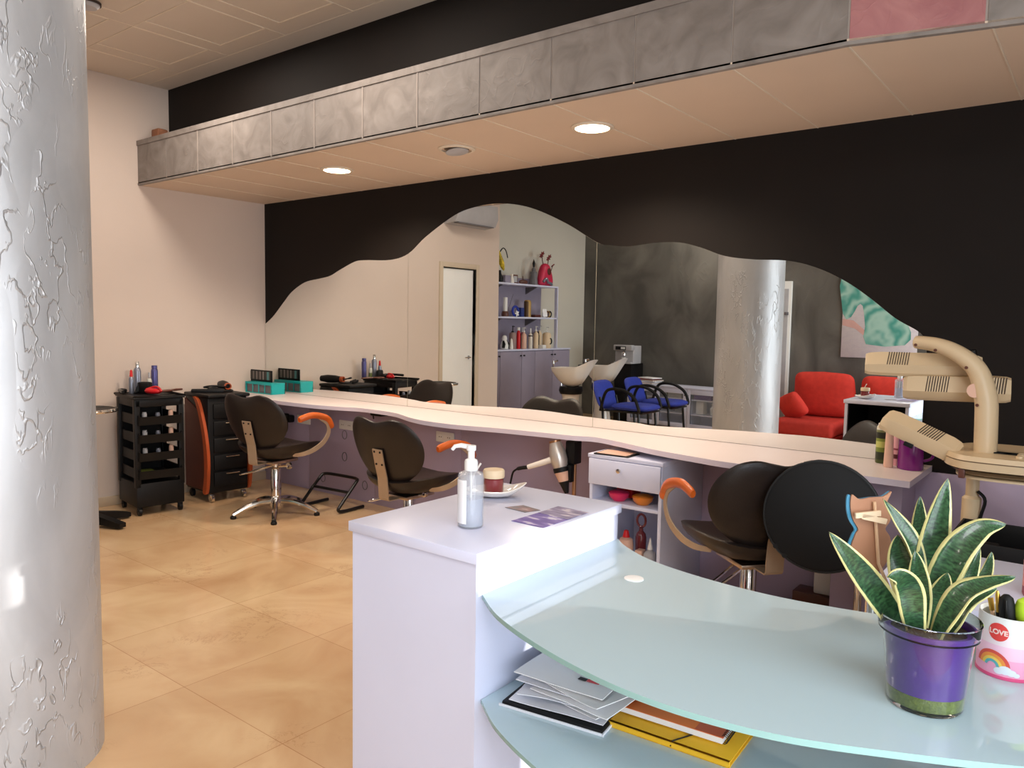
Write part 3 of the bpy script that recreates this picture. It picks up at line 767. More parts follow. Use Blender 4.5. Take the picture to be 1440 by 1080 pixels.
# chrome-rimmed round stool/tray by the column
t = thing('tray_stool', 'round dark-topped stool with chrome rim partly hidden by the column', 'stool', (.47, -1.70, 0))
B().lathe([(0, .765), (.17, .765), (.18, .77), (.18, .785), (.165, .782), (0, .78)], n=36).build('top', 'blackp', t)
B().lathe([(.178, .768), (.193, .768), (.197, .778), (.193, .79), (.178, .79)], n=36, closed=True).build('rim', 'chrome', t)
B().lathe([(0, .06), (.03, .06), (.026, .5), (.018, .5), (.018, .77), (0, .77)], n=18).build('post', 'chrome', t)
for k in range(5):
    a = math.radians(22 + 72 * k); c, s_ = math.cos(a), math.sin(a)
    b = B(); mt = RZ(a)
    b.prism([(.02, .03), (.26, .01), (.28, .012), (.28, .04), (.2, .06), (.02, .095)], lambda p: mt @ Vector((p[0], -.028, p[1])), lambda p: mt @ Vector((p[0], .028, p[1])))
    b.build('leg', 'blackp', t)

# turquoise swatch organiser, sockets, plugs
t = thing('swatch_organiser', 'turquoise-edged organiser box with a black swatch card, on the worktop by the mirror', 'organiser', (.19, -.15, .7795))
b = B()
for y0, y1 in ((-.066, -.06), (.06, .066)):
    b.box(-.17, .2, y0, y1, 0, .008).box(-.17, .2, y0, y1, .074, .092).box(-.17, -.16, y0, y1, .008, .074).box(.19, .2, y0, y1, .008, .074)
    for x in (-.07, .015, .1): b.box(x, x + .006, y0, y1, .008, .074)
b.box(-.17, .2, -.06, .06, .084, .092, .002).box(-.17, -.164, -.06, .06, 0, .084).box(.194, .2, -.06, .06, 0, .084)
b.build('frame', 'teal', t)
B().box(-.158, .188, -.056, .056, .001, .08).build('box_body', 'grey', t)
B().box(-.21, .11, .0, .01, .0925, .19, .002).box(-.21, -.172, .0, .01, 0, .0925, .001).build('display_card', 'matte', t)
for y in (-.0025, .0102): B().box(-.19, .095, y, y + .002, .11, .178).build('swatch_strip', 'swatch', t)
for x, z, lab, grp in ((.56, .575, 'left white double socket under the worktop with black plugs', None), (1.1, .58, 'white double socket under the worktop between the first two chairs', None), (2.155, .595, 'white double socket under the worktop above the second orange armrest', None)):
    t = thing('wall_socket', lab, 'socket', (x, -.018, z))
    B().box(-.085, .085, -.012, 0, -.036, .036, .004).build('plate', 'whitep', t)
    for dx in (-.04, .04): B().lathe([(0, 0), (.021, 0), (.021, .002), (.018, .0022), (.0, .0022)], (dx, -.012, 0), 18, 0, RX(PI / 2)).lathe([(0, 0), (.0035, 0), (.0035, .001), (0, .001)], (dx - .009, -.0142, 0), 8, 1, RX(PI / 2)).lathe([(0, 0), (.0035, 0), (.0035, .001), (0, .001)], (dx + .009, -.0142, 0), 8, 1, RX(PI / 2)).build('outlet', ['whitep', 'matte'], t)
for i, (x, z) in enumerate(((.33, .578), (.40, .57))):
    t = thing('power_plug', ('black power plug under the worktop nearest the white wall', 'black power plug beside the left double socket')[i], 'plug', (x, -.018, z), 0, 'black plugs under the worktop')
    B().box(-.03, .03, -.055, 0, -.03, .03, .01).build('plug_body', 'blackp', t)
    B().tube(cr([(0, -.05, -.02), (.01, -.06, -.09), (-.06, -.05, -.16), (-.1, -.03, -.26)], 5), .004, 6).build('lead', 'blackp', t)
tag(B().box(1.50, 1.62, -.14, -.05, .70, .752, .01).tube(cr([(1.5, -.09, .715), (1.45, -.06, .7), (1.42, -.03, .66)], 4), .005, 6).build('power_strip', 'blackp'), 'black power adapter fixed beneath the worktop above the second chair', 'adapter')

# ------------------------------------------------------------------ dryer on its post
t = thing('dryer_holder', 'tan floor post with a black clamp, under the worktop by the drawer unit', 'stand', (3.40, -.27, 0))
B().lathe([(0, 0), (.09, 0), (.09, .012), (.012, .018), (.012, .7), (0, .7)], n=16).build('post', 'tan', t)
B().box(-.035, .03, -.05, .03, .6, .735, .01).box(-.02, .02, -.07, -.03, .5, .6, .006).build('clamp', 'blackp', t)
t = thing('silver_hair_dryer', 'silver and black hair dryer hung nozzle-up on the tan post', 'hair dryer', (3.35, -.345, .60))
ax = Vector((-.28, -.02, .96)).normalized()
p = lambda k: tuple(ax * k)
B().tube([p(-.02), p(.02), p(.07), p(.11), p(.13)], [.04, .05, .048, .039, .033], 20).build('barrel', 'silver', t)
B().tube([p(-.045), p(-.02), p(-.018)], [.045, .046, .04], 20).build('band', 'blackp', t)
B().tube([p(-.1), p(-.07), p(-.045)], [.03, .036, .042], 20).build('rear_housing', 'beigeb', t)
B().tube([p(-.17), p(-.13), p(-.1)], [.012, .022, .031], 16).build('rear_cone', 'blackp', t)
B().lathe([(.026, 0), (.034, 0), (.034, .012), (.026, .012)], p(.127), 18, 0, ax.to_track_quat('Z', 'Y').to_matrix().to_4x4(), True).build('nozzle_ring', 'tan', t)
hd = B().tube([(-.03, -.01, .03), (-.1, -.03, .0), (-.19, -.05, -.035)], [.019, .018, .015], 12).build('handle', 'ceramic', t)
B().tube(cr([(-.19, -.05, -.035), (-.26, -.07, -.055), (-.29, -.075, -.1), (-.31, -.07, -.25), (-.3, -.02, -.45), (-.2, .1, -.585), (0, .2, -.592)], 6), [.011] * 6 + [.006] * 31, 8).build('lead', 'blackp', hd)

# ------------------------------------------------------------------ drawer unit under the worktop
ux0, ux1, uy = 3.652, 4.075, -.505
t = thing('drawer_unit', 'white drawer unit with open shelves under the worktop', 'cabinet', (0, 0, 0))
w = .018
b = B(); b.box(ux0, ux0 + w, uy, -.02, 0, .70, .001); b.box(ux1 - w, ux1, uy, -.02, 0, .70, .001); b.box(ux0 + w, ux1 - w, -.04, -.02, .03, .70); b.box(ux0 + w, ux1 - w, uy + .01, -.04, .04, .058)
b.build('carcass', 'white', t)
B().box(ux0 - .008, ux1 + .008, uy - .012, -.02, .70, .72, .002).build('top_board', 'white', t)
d = B().box(ux0 + .003, ux1 - .003, uy - .018, uy, .562, .697, .002).build('drawer', 'white', t)
B().lathe([(0, 0), (.006, 0), (.006, .01), (.012, .014), (.012, .022), (0, .024)], ((ux0 + ux1) / 2 - .02, uy - .017, .652), 14, 0, RX(PI / 2)).build('knob', 'chrome', d)
B().box(ux0 + w, ux1 - w, uy + .004, -.04, .455, .473, .001).build('shelf', 'white', t)
t = thing('folded_folder', 'thin brown folder with black edges on top of the drawer unit', 'folder', (3.78, -.485, .7205), math.radians(3))
B().box(-.1, .1, -.03, .11, 0, .006, .001).build('cover', 'blackp', t); B().box(-.085, .085, -.022, .1, .0062, .009).build('sheet', 'beigeb', t)
def dish(name, label, x, y, mt, z=.4735):
    t = thing(name, label, 'bowl', (x, y, z))
    B().lathe([(0, 0), (.03, 0), (.05, .02), (.056, .042), (.05, .044), (.044, .024), (.02, .008), (0, .008)], n=24).build('bowl', mt, t)
    B().lathe([(0, .034), (.05, .036), (.052, .046), (.03, .054), (0, .056)], n=24).build('lid', mt, t)
dish('lidded_bowl', 'hot pink lidded bowl on the drawer unit shelf', 3.79, -.43, 'pink'); dish('lidded_bowl', 'amber orange lidded bowl on the drawer unit shelf', 3.93, -.43, 'amber')
tag(B().box(3.73, 3.83, -.36, -.26, .4735, .53, .01).build('gift_box', 'redp'), 'dark red box at the back of the drawer unit shelf', 'box')
UZ = .0585
bottle('shampoo_bottle', 'blush bottle with a red cap in the open bottom of the drawer unit', 'bottle', (3.80, -.36, UZ), [(0, 0), (.038, 0), (.04, .01), (.04, .17), (.034, .195), (.014, .205), (.014, .215), (0, .215)], 'beigeb', lambda b: b.lathe([(0, .205), (.02, .205), (.012, .24), (0, .245)], n=14), 'redp', 'bottles in the drawer unit')
bottle('dark_red_bottle', 'dark red bottle with a loop handle behind the blush bottle', 'bottle', (3.825, -.24, UZ), P_bot(.03, .26), 'winered', lambda b: b.tube([(.026 * math.cos(a), 0, .275 + .035 * math.sin(a)) for a in [k * PI / 8 for k in range(16)]], .007, 8, 0, True), 'winered', 'bottles in the drawer unit')
tag(B().box(3.865, 3.905, -.38, -.33, UZ, UZ + .15, .004).build('hair_dye_box', ['beigeb']), 'small tan box between the bottles in the drawer unit', 'box')
bottle('applicator_bottle', 'translucent white applicator bottle with a pointed nozzle in the drawer unit', 'bottle', (3.945, -.36, UZ), P_bot(.034, .19), 'ltgrey', lambda b: b.lathe([(0, .165), (.016, .165), (.012, .18), (.003, .225), (0, .225)], n=14), 'whitep', 'bottles in the drawer unit')
bottle('grey_nozzle_bottle', 'grey-green nozzle bottle at the right side of the drawer unit', 'bottle', (3.985, -.27, UZ), P_bot(.03, .19), 'grey', lambda b: b.lathe([(0, .165), (.014, .165), (.003, .22), (0, .22)], n=14), 'ltgrey', 'bottles in the drawer unit')
o = tag(B().lathe([(0, 0), (.02, .003), (.032, .02), (.034, .034), (.028, .052), (.012, .064), (0, .066)], n=18).build('cotton_ball', 'whitep'), 'white cotton ball at the front of the drawer unit floor', 'cotton ball'); o.location = (4.0, -.44, UZ)

# under-worktop end panel and what shows through the gap
tag(B().box(4.84, 5.12, -.30, -.28, 0, .75, .001).box(5.10, 5.12, -.28, -.02, 0, .75, .001).build('end_panel', 'lilac'), 'lilac support panel under the right end of the worktop', 'panel')
t = thing('hand_towel_packet', 'white packet with a red corner seen below the black disc', 'packet', (4.77, -.07, .10), .05)
B().box(-.06, .06, -.04, .04, 0, .12, .008).build('packet', 'whitep', t); B().box(.02, .055, -.0425, -.0395, .06, .121, .001).build('red_corner', 'redp', t)
tag(B().box(4.62, 4.88, -.14, -.0185, 0, .10, .004).build('plinth_box', 'brownb'), 'dark brown box on the floor beneath the white packet', 'box')
tag(B().tube([(4.99, -.42, 0), (4.99, -.42, .751)], .018, 14).lathe([(0, 0), (.04, 0), (.04, .008), (0, .01)], (4.99, -.42, 0), 16).build('support_leg', 'chrome'), 'chrome tube leg under the right end of the worktop', 'leg')

# bottles at the right end of the worktop
CZ = .7795
bottle('conditioner_bottle', 'white-capped bottle with a green fruit label on the worktop end', 'bottle', (4.985, -.09, CZ), [(0, 0), (.026, 0), (.028, .006), (.028, .15), (.026, .17), (.02, .176), (0, .176)], 'avocado', cap_cyl(.022, .17, .186), 'whitep', 'bottles on the worktop end')
bottle('cream_tube', 'slim blush pink tube in front of the green-labelled bottle', 'bottle', (5.035, -.19, CZ), [(0, 0), (.018, 0), (.021, .006), (.018, .09), (.016, .17), (0, .172)], 'beigeb', None, None, 'bottles on the worktop end')
bottle('nail_bottle', 'small pink bottle with dark spots behind the slim tube', 'bottle', (5.055, -.11, CZ), [(0, 0), (.02, 0), (.02, .13), (.014, .14), (0, .142)], m_bands('pink_with_dark_label', [(0, (224, 160, 170)), (.22, (90, 30, 40)), (.36, (226, 166, 176)), (.5, (150, 60, 80)), (.56, (228, 170, 180))], 'Z'), cap_cyl(.012, .13, .16), 'pinkp', 'bottles on the worktop end')
t = thing('purple_jug', 'glossy dark purple jug on the worktop end, beneath the cream machine', 'jug', (5.12, -.17, CZ))
B().lathe([(0, 0), (.05, 0), (.054, .006), (.052, .08), (.05, .15), (.046, .15), (.046, .01), (0, .01)], n=28).build('body', 'magenta', t)
B().tube(cr([(.05, .01, .13), (.085, .012, .12), (.085, .012, .06), (.052, .01, .04)], 4), .006, 8).build('handle', 'magenta', t)

# ------------------------------------------------------------------ reception desk
bx0, bx1, by0, by1, bz = 4.262, 4.704, -2.656, -2.007, .880
t = thing('reception_desk', 'white reception desk with a curved frosted glass top and glass shelf', 'desk')
def pedestal(x0, x1, open_=True):
    b = B(); w = .02; i = .008
    b.box(x0 + i, x1 - i, by0 + i, by0 + i + w, 0, bz - .028)
    b.box(x0 + i, x0 + i + w, by0 + i + w, by1 - i, 0, bz - .028); b.box(x1 - i - w, x1 - i, by0 + i + w, by1 - i, 0, bz - .028)
    b.box(x0 + i + w, x1 - i - w, by0 + i + w, by1 - .02, .05, .07); b.box(x0 + i + w, x1 - i - w, by0 + i + w, by1 - .06, .45, .468)
    b.build('pedestal', 'white', t, smooth=False)
    B().box(x0, x1, by0, by1, bz - .026, bz, .0015).build('pedestal_top', 'white', t)
    B().box(x0 + i + w, x0 + i + w + .004, by0 + .03, by1 - .03, .07, bz - .03).box(x1 - i - w - .004, x1 - i - w, by0 + .03, by1 - .03, .07, bz - .03).box(x0 + i + w, x1 - i - w, by0 + i + w, by0 + i + w + .004, .07, bz - .03).build('shade_lining', 'matte', t)  # black sheets stand in for the shade inside the open pedestal
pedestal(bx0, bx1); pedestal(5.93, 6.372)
near = [(4.697, -2.626), (4.80, -2.699), (4.944, -2.761), (5.086, -2.802), (5.21, -2.82), (5.334, -2.815), (5.46, -2.787), (5.607, -2.722), (5.742, -2.653), (5.85, -2.585), (5.937, -2.52)]
far = [(4.697, -2.012), (4.76, -2.07), (4.881, -2.137), (5.057, -2.178), (5.237, -2.186), (5.422, -2.155), (5.624, -2.10), (5.78, -2.06), (5.937, -2.012)]
nr = [(p.x, p.y) for p in cr([(x, y, 0) for x, y in near], 6)]; fa = [(p.x, p.y) for p in cr([(x, y, 0) for x, y in far], 6)]
B().prism(nr + fa[::-1], lambda p: (p[0], p[1], .765), lambda p: (p[0], p[1], .776), 0, 1).build('glass_top', ['frost', 'gedge'], t)
B().prism(nr + fa[::-1], lambda p: (p[0], p[1], .516), lambda p: (p[0], p[1], .526), 0, 1).build('glass_shelf', ['frost', 'gedge'], t)
for x, y in ((4.735, -2.57), (4.735, -2.12)):
    for z in (.765, .516): B().lathe([(0, -.018), (.014, -.018), (.014, 0), (0, 0)], (x - .012, y, z - .0002), 14).build('glass_bracket', 'chrome', t)
B().lathe([(0, 0), (.024, 0), (.024, .0016), (.022, .002), (0, .002)], (4.908, -2.297, .7762), 28).build('lamp_reflection_disc', 'whitep', t)['label'] = 'white round disc standing in for a lamp reflection'  # flat white disc painted in for a ceiling lamp reflected in the glass

# on the pedestal
t = thing('sanitizer_bottle', 'clear pump bottle of gel with a white pump on the white pedestal', 'bottle', (4.536, -2.486, bz), math.radians(200))
t.scale = (.93, .93, .88)
B().lathe([(0, 0), (.033, 0), (.036, .004), (.036, .148), (.034, .158), (.018, .165), (.016, .175), (.0145, .175), (.0145, .166), (.032, .155), (.0345, .148), (.0345, .006), (0, .005)], n=32).build('bottle', 'clearp', t)
B().lathe([(0, .0062), (.0335, .0062), (.0338, .012), (.0338, .085), (0, .085)], n=32).build('gel', 'gel', t)
b = B()
for a0, a1 in ((22, 92),):
    N = 10
    A = [math.radians(a0 + (a1 - a0) * k / N) for k in range(N + 1)]
    lo = [b.bm.verts.new((.0366 * math.cos(a), .0366 * math.sin(a), .015)) for a in A]; hi = [b.bm.verts.new((.0366 * math.cos(a), .0366 * math.sin(a), .142)) for a in A]
    for k in range(N): b._face([lo[k], lo[k + 1], hi[k + 1], hi[k]], 0)
b.build('label', 'paper', t)
B().lathe([(0, .166), (.0185, .166), (.0185, .19), (.0165, .196), (.0095, .2), (.0095, .222), (.013, .224), (.013, .238), (.0, .24)], n=22).tube([(0, 0, .232), (.03, 0, .236), (.048, 0, .232), (.056, 0, .222)], [.008, .007, .006, .005], 10).tube([(0, 0, .166), (0, 0, .02)], .0035, 8).build('pump', 'whitep', t)
t = thing('dish', 'white boat-shaped dish holding a lidded jar on the white pedestal', 'dish', (4.365, -2.185, bz), math.radians(35))
out = [(p.x, p.y) for p in cr([(.1, 0, 0), (.06, .045, 0), (-.02, .055, 0), (-.075, .03, 0), (-.085, 0, 0), (-.075, -.03, 0), (-.02, -.055, 0), (.06, -.045, 0)], 4, True)]
b = B()
def fd(x, y, h):
    r = math.hypot(x / .09, y / .055); z = .006 + .02 * min(r, 1.2) ** 3 + (.016 * max(0, x - .05) / .05)
    return (x, y, z + (0 if h > 0 else -.005))
b.pillow(out, fd, p=40); b.build('dish_body', 'ceramic', t)
t = thing('candle_jar', 'small wine red jar with an ivory lid standing in the white dish', 'jar', (4.365, -2.185, bz + .009))
B().lathe([(0, 0), (.028, 0), (.03, .004), (.03, .045), (.026, .05), (0, .05)], n=26).build('jar', 'winered', t)
B().lathe([(0, .05), (.032, .05), (.0325, .053), (.0325, .07), (.03, .074), (0, .075)], n=26).build('lid', 'wax', t)
tag(B().tube(cr([(-.03, -.02, .02), (-.02, -.03, .06), (0, -.02, .1)], 4), .003, 6).build('spatula', 'ceramic'), 'thin white spatula standing in the dish beside the jar', 'spatula').location = (4.36, -2.22, bz + .008)
def leaflet(name, label, pts, mt, z):
    o = B().prism(pts, lambda p: (p[0], p[1], bz + z), lambda p: (p[0], p[1], bz + z + .0008)).build(name, mt, smooth=False)
    return tag(o, label, 'leaflet', 'leaflets on the pedestal')
leaflet('leaflet', 'violet leaflet with white print at the edge of the white pedestal', [(4.584, -2.377), (4.687, -2.377), (4.69, -2.255), (4.586, -2.255)], 'lfa', .0008)
leaflet('leaflet', 'grey-violet leaflet with a pale blotch at the far edge of the white pedestal', [(4.588, -2.262), (4.69, -2.27), (4.692, -2.168), (4.586, -2.164)], 'lfb', .0018)
leaflet('leaflet', 'small grey and rose card beside the violet leaflet', [(4.478, -2.272), (4.555, -2.28), (4.573, -2.232), (4.502, -2.217)], 'lfc', .0008)

# ------------------------------------------------------------------ papers on the glass shelf
SZ = .5262
def sheet(name, label, cx, cy, z, w, l, rz, mt, th=.0015, grp='papers on the glass shelf', cat='paper', curl=0, tilt=0):
    b = B(); nx, ny = 8, 10
    def pt(i, j, k):
        x = (i / nx - .5) * w; y = (j / ny - .5) * l
        zz = curl * max(0, (abs(x) / (w / 2)) - .3) ** 2 * (1 if x > 0 else .3) + tilt * (x + w / 2) + .0022 * math.sin(x * 31 + cx * 700) * math.sin(y * 23 + rz * 40)
        return Vector((x, y, zz + k * th))
    V = [[[b.bm.verts.new(pt(i, j, k)) for j in range(ny + 1)] for i in range(nx + 1)] for k in (0, 1)]
    for i in range(nx):
        for j in range(ny):
            b._face([V[0][i][j], V[0][i][j + 1], V[0][i + 1][j + 1], V[0][i + 1][j]], 0); b._face([V[1][i][j], V[1][i + 1][j], V[1][i + 1][j + 1], V[1][i][j + 1]], 0)
    for i in range(nx): b._face([V[0][i][0], V[0][i + 1][0], V[1][i + 1][0], V[1][i][0]], 0); b._face([V[0][i][ny], V[1][i][ny], V[1][i + 1][ny], V[0][i + 1][ny]], 0)
    for j in range(ny): b._face([V[0][0][j], V[1][0][j], V[1][0][j + 1], V[0][0][j + 1]], 0); b._face([V[0][nx][j], V[0][nx][j + 1], V[1][nx][j + 1], V[1][nx][j]], 0)
    o = b.build(name, mt); o.location = (cx, cy, z); o.rotation_euler.z = rz
    return tag(o, label, cat, grp)
px, py = 4.862, -2.44
t = thing('document_tray', 'shallow black tray with a white rim under the heap of papers', 'tray', (px, py, SZ), math.radians(8))
B().box(-.135, .115, -.16, .17, 0, .012, .004).build('tray', 'matte', t)
B().box(-.14, .12, -.164, -.16, .0, .006, .001).box(.115, .119, -.164, .17, 0, .006, .001).build('rim', 'paper2', t)
z = SZ + .0145
specs = [(-.01, .0, .23, .3, 10, 'paper2', 0), (.03, .03, .21, .297, -8, 'paper', 0), (-.02, .01, .21, .297, 16, 'paper2', 0), (.05, .0, .21, .28, -3, 'paper', .004), (-.01, .02, .21, .297, 5, 'paper2', .004), (.07, -.01, .19, .26, -14, 'paper', .012)]
labs = ['large sheet at the bottom of the paper heap in the black tray', 'sheet second from the bottom of the paper heap', 'sheet third from the bottom of the paper heap, turned to the left', 'curled sheet in the middle of the paper heap', 'sheet just under the envelope side of the paper heap', 'curled sheet sticking out toward the orange notebook']
for (dx, dy, w_, l_, rz, mt, cu), lb in zip(specs, labs):
    sheet('paper_sheet', lb, px + dx, py + dy, z, w_, l_, math.radians(rz), mt, .002, curl=cu); z += .0085
e = sheet('envelope', 'white envelope with a small red and dark mark on top of the paper heap', px + .0, py - .02, z, .23, .22, math.radians(4), 'paper', .002, curl=0, cat='envelope')
B().box(.045, .077, -.054, -.04, .0021, .0026).build('printed_mark', 'redp', e); B().box(.024, .044, -.056, -.042, .0021, .0026).build('printed_mark', 'matte', e)
z += .006
sheet('folded_letter', 'folded curling letter on the very top of the paper heap', px + .01, py + .11, z, .13, .2, math.radians(32), 'paper', .0015, curl=.03)
# yellow folder, orange notebook, black device
t = thing('yellow_folder', 'yellow elastic-band folder lying on the glass shelf', 'folder', (5.117, -2.432, SZ), math.radians(3))
B().box(-.135, .135, -.1, .12, 0, .0025, .0005).box(-.135, .135, -.1, .12, .010, .0125, .0005).prism([(-.1, .0), (-.1, .0125), (-.092, .0125), (-.092, .0)], lambda p: (-.134, p[0], p[1]), lambda p: (.134, p[0], p[1])).build('cover', 'yellow', t)
B().tube([(.01, -.1005, .004), (.012, -.095, .014), (.04, -.04, .0145), (.06, .0, .0145)], .0015, 6).tube([(.09, .07, .0142), (.125, .055, .0142), (.135, .0585, .0142)], .0015, 6).build('elastic_band', 'matte', t)
t = thing('spiral_notebook', 'orange spiral notebook on the yellow folder', 'notebook', (5.095, -2.405, SZ + .0165), math.radians(4))
B().box(-.127, .121, -.08, .095, 0, .013).build('pages', 'paper', t)
B().box(-.129, .123, -.082, .097, .013, .0148, .0004).build('cover', 'notec', t); B().box(.062, .1235, -.0822, .0972, .0146, .0152).build('cover_band', 'noted', t)
b = B()
for k in range(26):
    y = -.075 + k * .0066
    b.tube([(.123 + .008 * math.cos(a), y, .008 + .009 * math.sin(a)) for a in [q * PI / 5 for q in range(10)]], .0009, 5, 0, True)
b.build('spiral', 'blackm', t)
t = thing('black_tablet', 'small black tablet lying on the orange notebook under the glass', 'tablet', (5.08, -2.335, SZ + .0325), math.radians(-14))
B().box(-.055, .065, -.03, .06, 0, .014, .005).build('body', 'matte', t); B().box(-.048, .058, -.022, .052, .0141, .0147).build('screen', 'blackm', t)

# ------------------------------------------------------------------ snake plant
PX, PY, GZ = 5.592, -2.535, .7764
t = thing('potted_snake_plant', 'variegated snake plant in a glass pot with purple liner on the glass desk', 'plant', (PX, PY, GZ))
B().lathe([(0, 0), (.054, 0), (.058, .005), (.0645, .08), (.069, .122), (.076, .126), (.078, .15), (.0765, .152), (.075, .15), (.0735, .129), (.067, .124), (.0625, .08), (.056, .009), (0, .007)], n=48).build('glass_pot', 'glass', t)
B().lathe([(0, .0075), (.0555, .0085), (.0575, .03), (0, .03)], n=40).build('green_sand', 'gsand', t)
B().lathe([(0, .0305), (.0572, .0305), (.0612, .08), (.0655, .122), (.0712, .1305), (.0715, .136), (.068, .136), (.064, .118), (0, .118)], n=40).build('purple_liner', 'purple', t)
B().pillow([(.0615 * math.cos(a), .0615 * math.sin(a)) for a in [k * PI / 12 for k in range(24)]], lambda x, y, h: (x, y, .1245 + .006 * h + .003 * math.sin(90 * x) * math.cos(80 * y))).build('soil', 'soil', t)
LEAVES = [
([(5.571, -2.521, .875), (5.547, -2.549, .914), (5.519, -2.603, .976), (5.492, -2.644, 1.029), (5.464, -2.674, 1.073)], .052, .2),
([(5.575, -2.504, .889), (5.569, -2.487, .977), (5.554, -2.481, 1.029), (5.528, -2.484, 1.069), (5.502, -2.489, 1.102)], .032, .5),
([(5.574, -2.456+ .0, .885), (5.561, -2.43, .974), (5.551, -2.418, 1.041), (5.546, -2.404, 1.099)], .042, 0),
([(5.584, -2.498, .883), (5.582, -2.478, .965), (5.585, -2.467, 1.051), (5.595, -2.45, 1.146)], .064, .1),
([(5.594, -2.514, .891), (5.599, -2.516, .966), (5.622, -2.503, 1.035), (5.652, -2.476, 1.074), (5.683, -2.451, 1.08)], .06, -.3),
([(5.561, -2.486, .885), (5.548, -2.481, .945), (5.532, -2.475, .998), (5.526, -2.476, 1.039)], .058, .1),
([(5.579, -2.539, .889), (5.578, -2.547, .946), (5.574, -2.545, .993), (5.566, -2.535, 1.031)], .046, -.1),
([(5.581, -2.575, .889), (5.579, -2.598, .943), (5.574, -2.61, .986), (5.565, -2.64, 1.013), (5.551, -2.66, 1.015)], .05, .1),
([(5.606, -2.57, .882), (5.62, -2.578, .944), (5.642, -2.569, .988), (5.673, -2.543, 1.005), (5.705, -2.505, 1.009)], .048, -.7),
([(5.617, -2.536, .877), (5.625, -2.538, .925), (5.643, -2.52, .956), (5.679, -2.477, .977)], .036, -.6),
([(5.612, -2.50, .885), (5.622, -2.45, .935), (5.634, -2.41, .972), (5.642, -2.385, 1.019)], .03, 0),
([(5.617, -2.49, .885), (5.637, -2.42, .934), (5.652, -2.37, .97), (5.657, -2.35, 1.005)], .03, -.2),
([(5.594, -2.541, .881), (5.6, -2.544, .932), (5.607, -2.535, .967), (5.614, -2.526, 1.002)], .052, -.1)]
CAMP = Vector((5.8077, -3.9507, 1.4017))
for pts, wd, roll in LEAVES:
    base = Vector(pts[0]); base.x = PX + max(-.04, min(.04, base.x - PX)); base.y = PY + max(-.04, min(.04, base.y - PY)); base.z = GZ + .124
    P = cr([base] + [Vector(q) for q in pts[1:]], 7)
    n_ = len(P); nu = 6
    bm = bmesh.new(); uvl = bm.loops.layers.uv.new('UVMap')
    rows = {0: [], 1: []}; uvs = {}
    for i, p_ in enumerate(P):
        tt = i / (n_ - 1)
        tg = (P[min(i + 1, n_ - 1)] - P[max(i - 1, 0)]).normalized()
        side = tg.cross(Vector((.15, -1, .25))).normalized()
        side = Matrix.Rotation(roll, 3, tg) @ side
        nm = side.cross(tg).normalized()
        ww = wd * (.5 + 1.1 * tt - .55 * tt ** 2) * (1 - max(0, (tt - .3) / .7) ** 1.9) * .5 + .0006
        for k in (0, 1):
            r_ = []
            for j in range(nu + 1):
                u = j / nu * 2 - 1
                v = bm.verts.new(p_ + side * u * ww + nm * ((1 - abs(u) ** 1.6) * -.28 * ww + (.0011 if k else -.0011)) + nm * .0025 * math.sin(9 * tt + u * 2) * (abs(u)))
                uvs[v] = (j / nu, tt * 1.0); r_.append(v)
            rows[k].append(r_)
    def fc(vs):
        f = bm.faces.new(vs)
        f.smooth = True
        for lp in f.loops: lp[uvl].uv = uvs[lp.vert]
    for i in range(n_ - 1):
        for j in range(nu):
            for k in (0, 1):
                q = [rows[k][i][j], rows[k][i][j + 1], rows[k][i + 1][j + 1], rows[k][i + 1][j]]
                fc(q if k else q[::-1])
        for j in (0, nu):
            q = [rows[0][i][j], rows[1][i][j], rows[1][i + 1][j], rows[0][i + 1][j]]
            fc(q)
    for v in bm.verts: v.co -= Vector((PX, PY, GZ))
    bmesh.ops.recalc_face_normals(bm, faces=bm.faces)
    me = bpy.data.meshes.new('leaf'); bm.to_mesh(me); bm.free(); me.materials.append(M['leaf'])
    o = bpy.data.objects.new('leaf', me); COL.objects.link(o); o.parent = t

# wooden owl on a stick (back view)
t = thing('owl_plant_pick', 'brown wooden owl cut-out on a stick behind the plant, seen from its back', 'ornament', (5.47, -2.443, 1.03))
ux = Vector((.787, .6165, .016)); uz = Vector((0.02, .0, 1)).normalized(); un = ux.cross(uz).normalized()
ow = [(-.036, .068), (-.022, .06), (0, .063), (.022, .065), (.036, .074), (.029, .052), (.038, .035), (.037, .018), (.03, .004), (.04, -.012), (.043, -.04), (.033, -.066), (.018, -.079), (-.004, -.077), (-.023, -.06), (-.031, -.034), (-.024, -.006), (-.02, .004), (-.031, .022), (-.037, .045)]
owl = [(p.x, p.y) for p in cr([(x, z, 0) for x, z in ow], 4, True)]
fo = lambda off: (lambda p: ux * p[0] + uz * p[1] + un * off)
B().prism(owl, fo(0), fo(.004)).build('cut_out', 'ply', t)
ow2 = [((x - .0035) * 1.06, z * 1.02 - .002) for x, z in owl]
B().prism(ow2, fo(-.0042), fo(-.0002)).build('painted_front', 'bluep', t)
B().tube([tuple(ux * .004 + uz * .056 + un * .0075), tuple(ux * .02 + uz * -.06 + un * .0075), tuple(ux * .055 + uz * -.128 + un * .005)], .0032, 8).build('stick', 'stick', t)
for (a, dz, dx) in ((.1, .034, -.01), (-.22, .026, .002)):
    c_, s_ = math.cos(a), math.sin(a)
    q = [(dx + x * c_ - z * s_, dz + x * s_ + z * c_) for x, z in ((-.022, -.005), (.024, -.005), (.024, .005), (-.022, .005))]
    B().prism(q, fo(.011), fo(.016)).build('peg_half', 'peg', t)

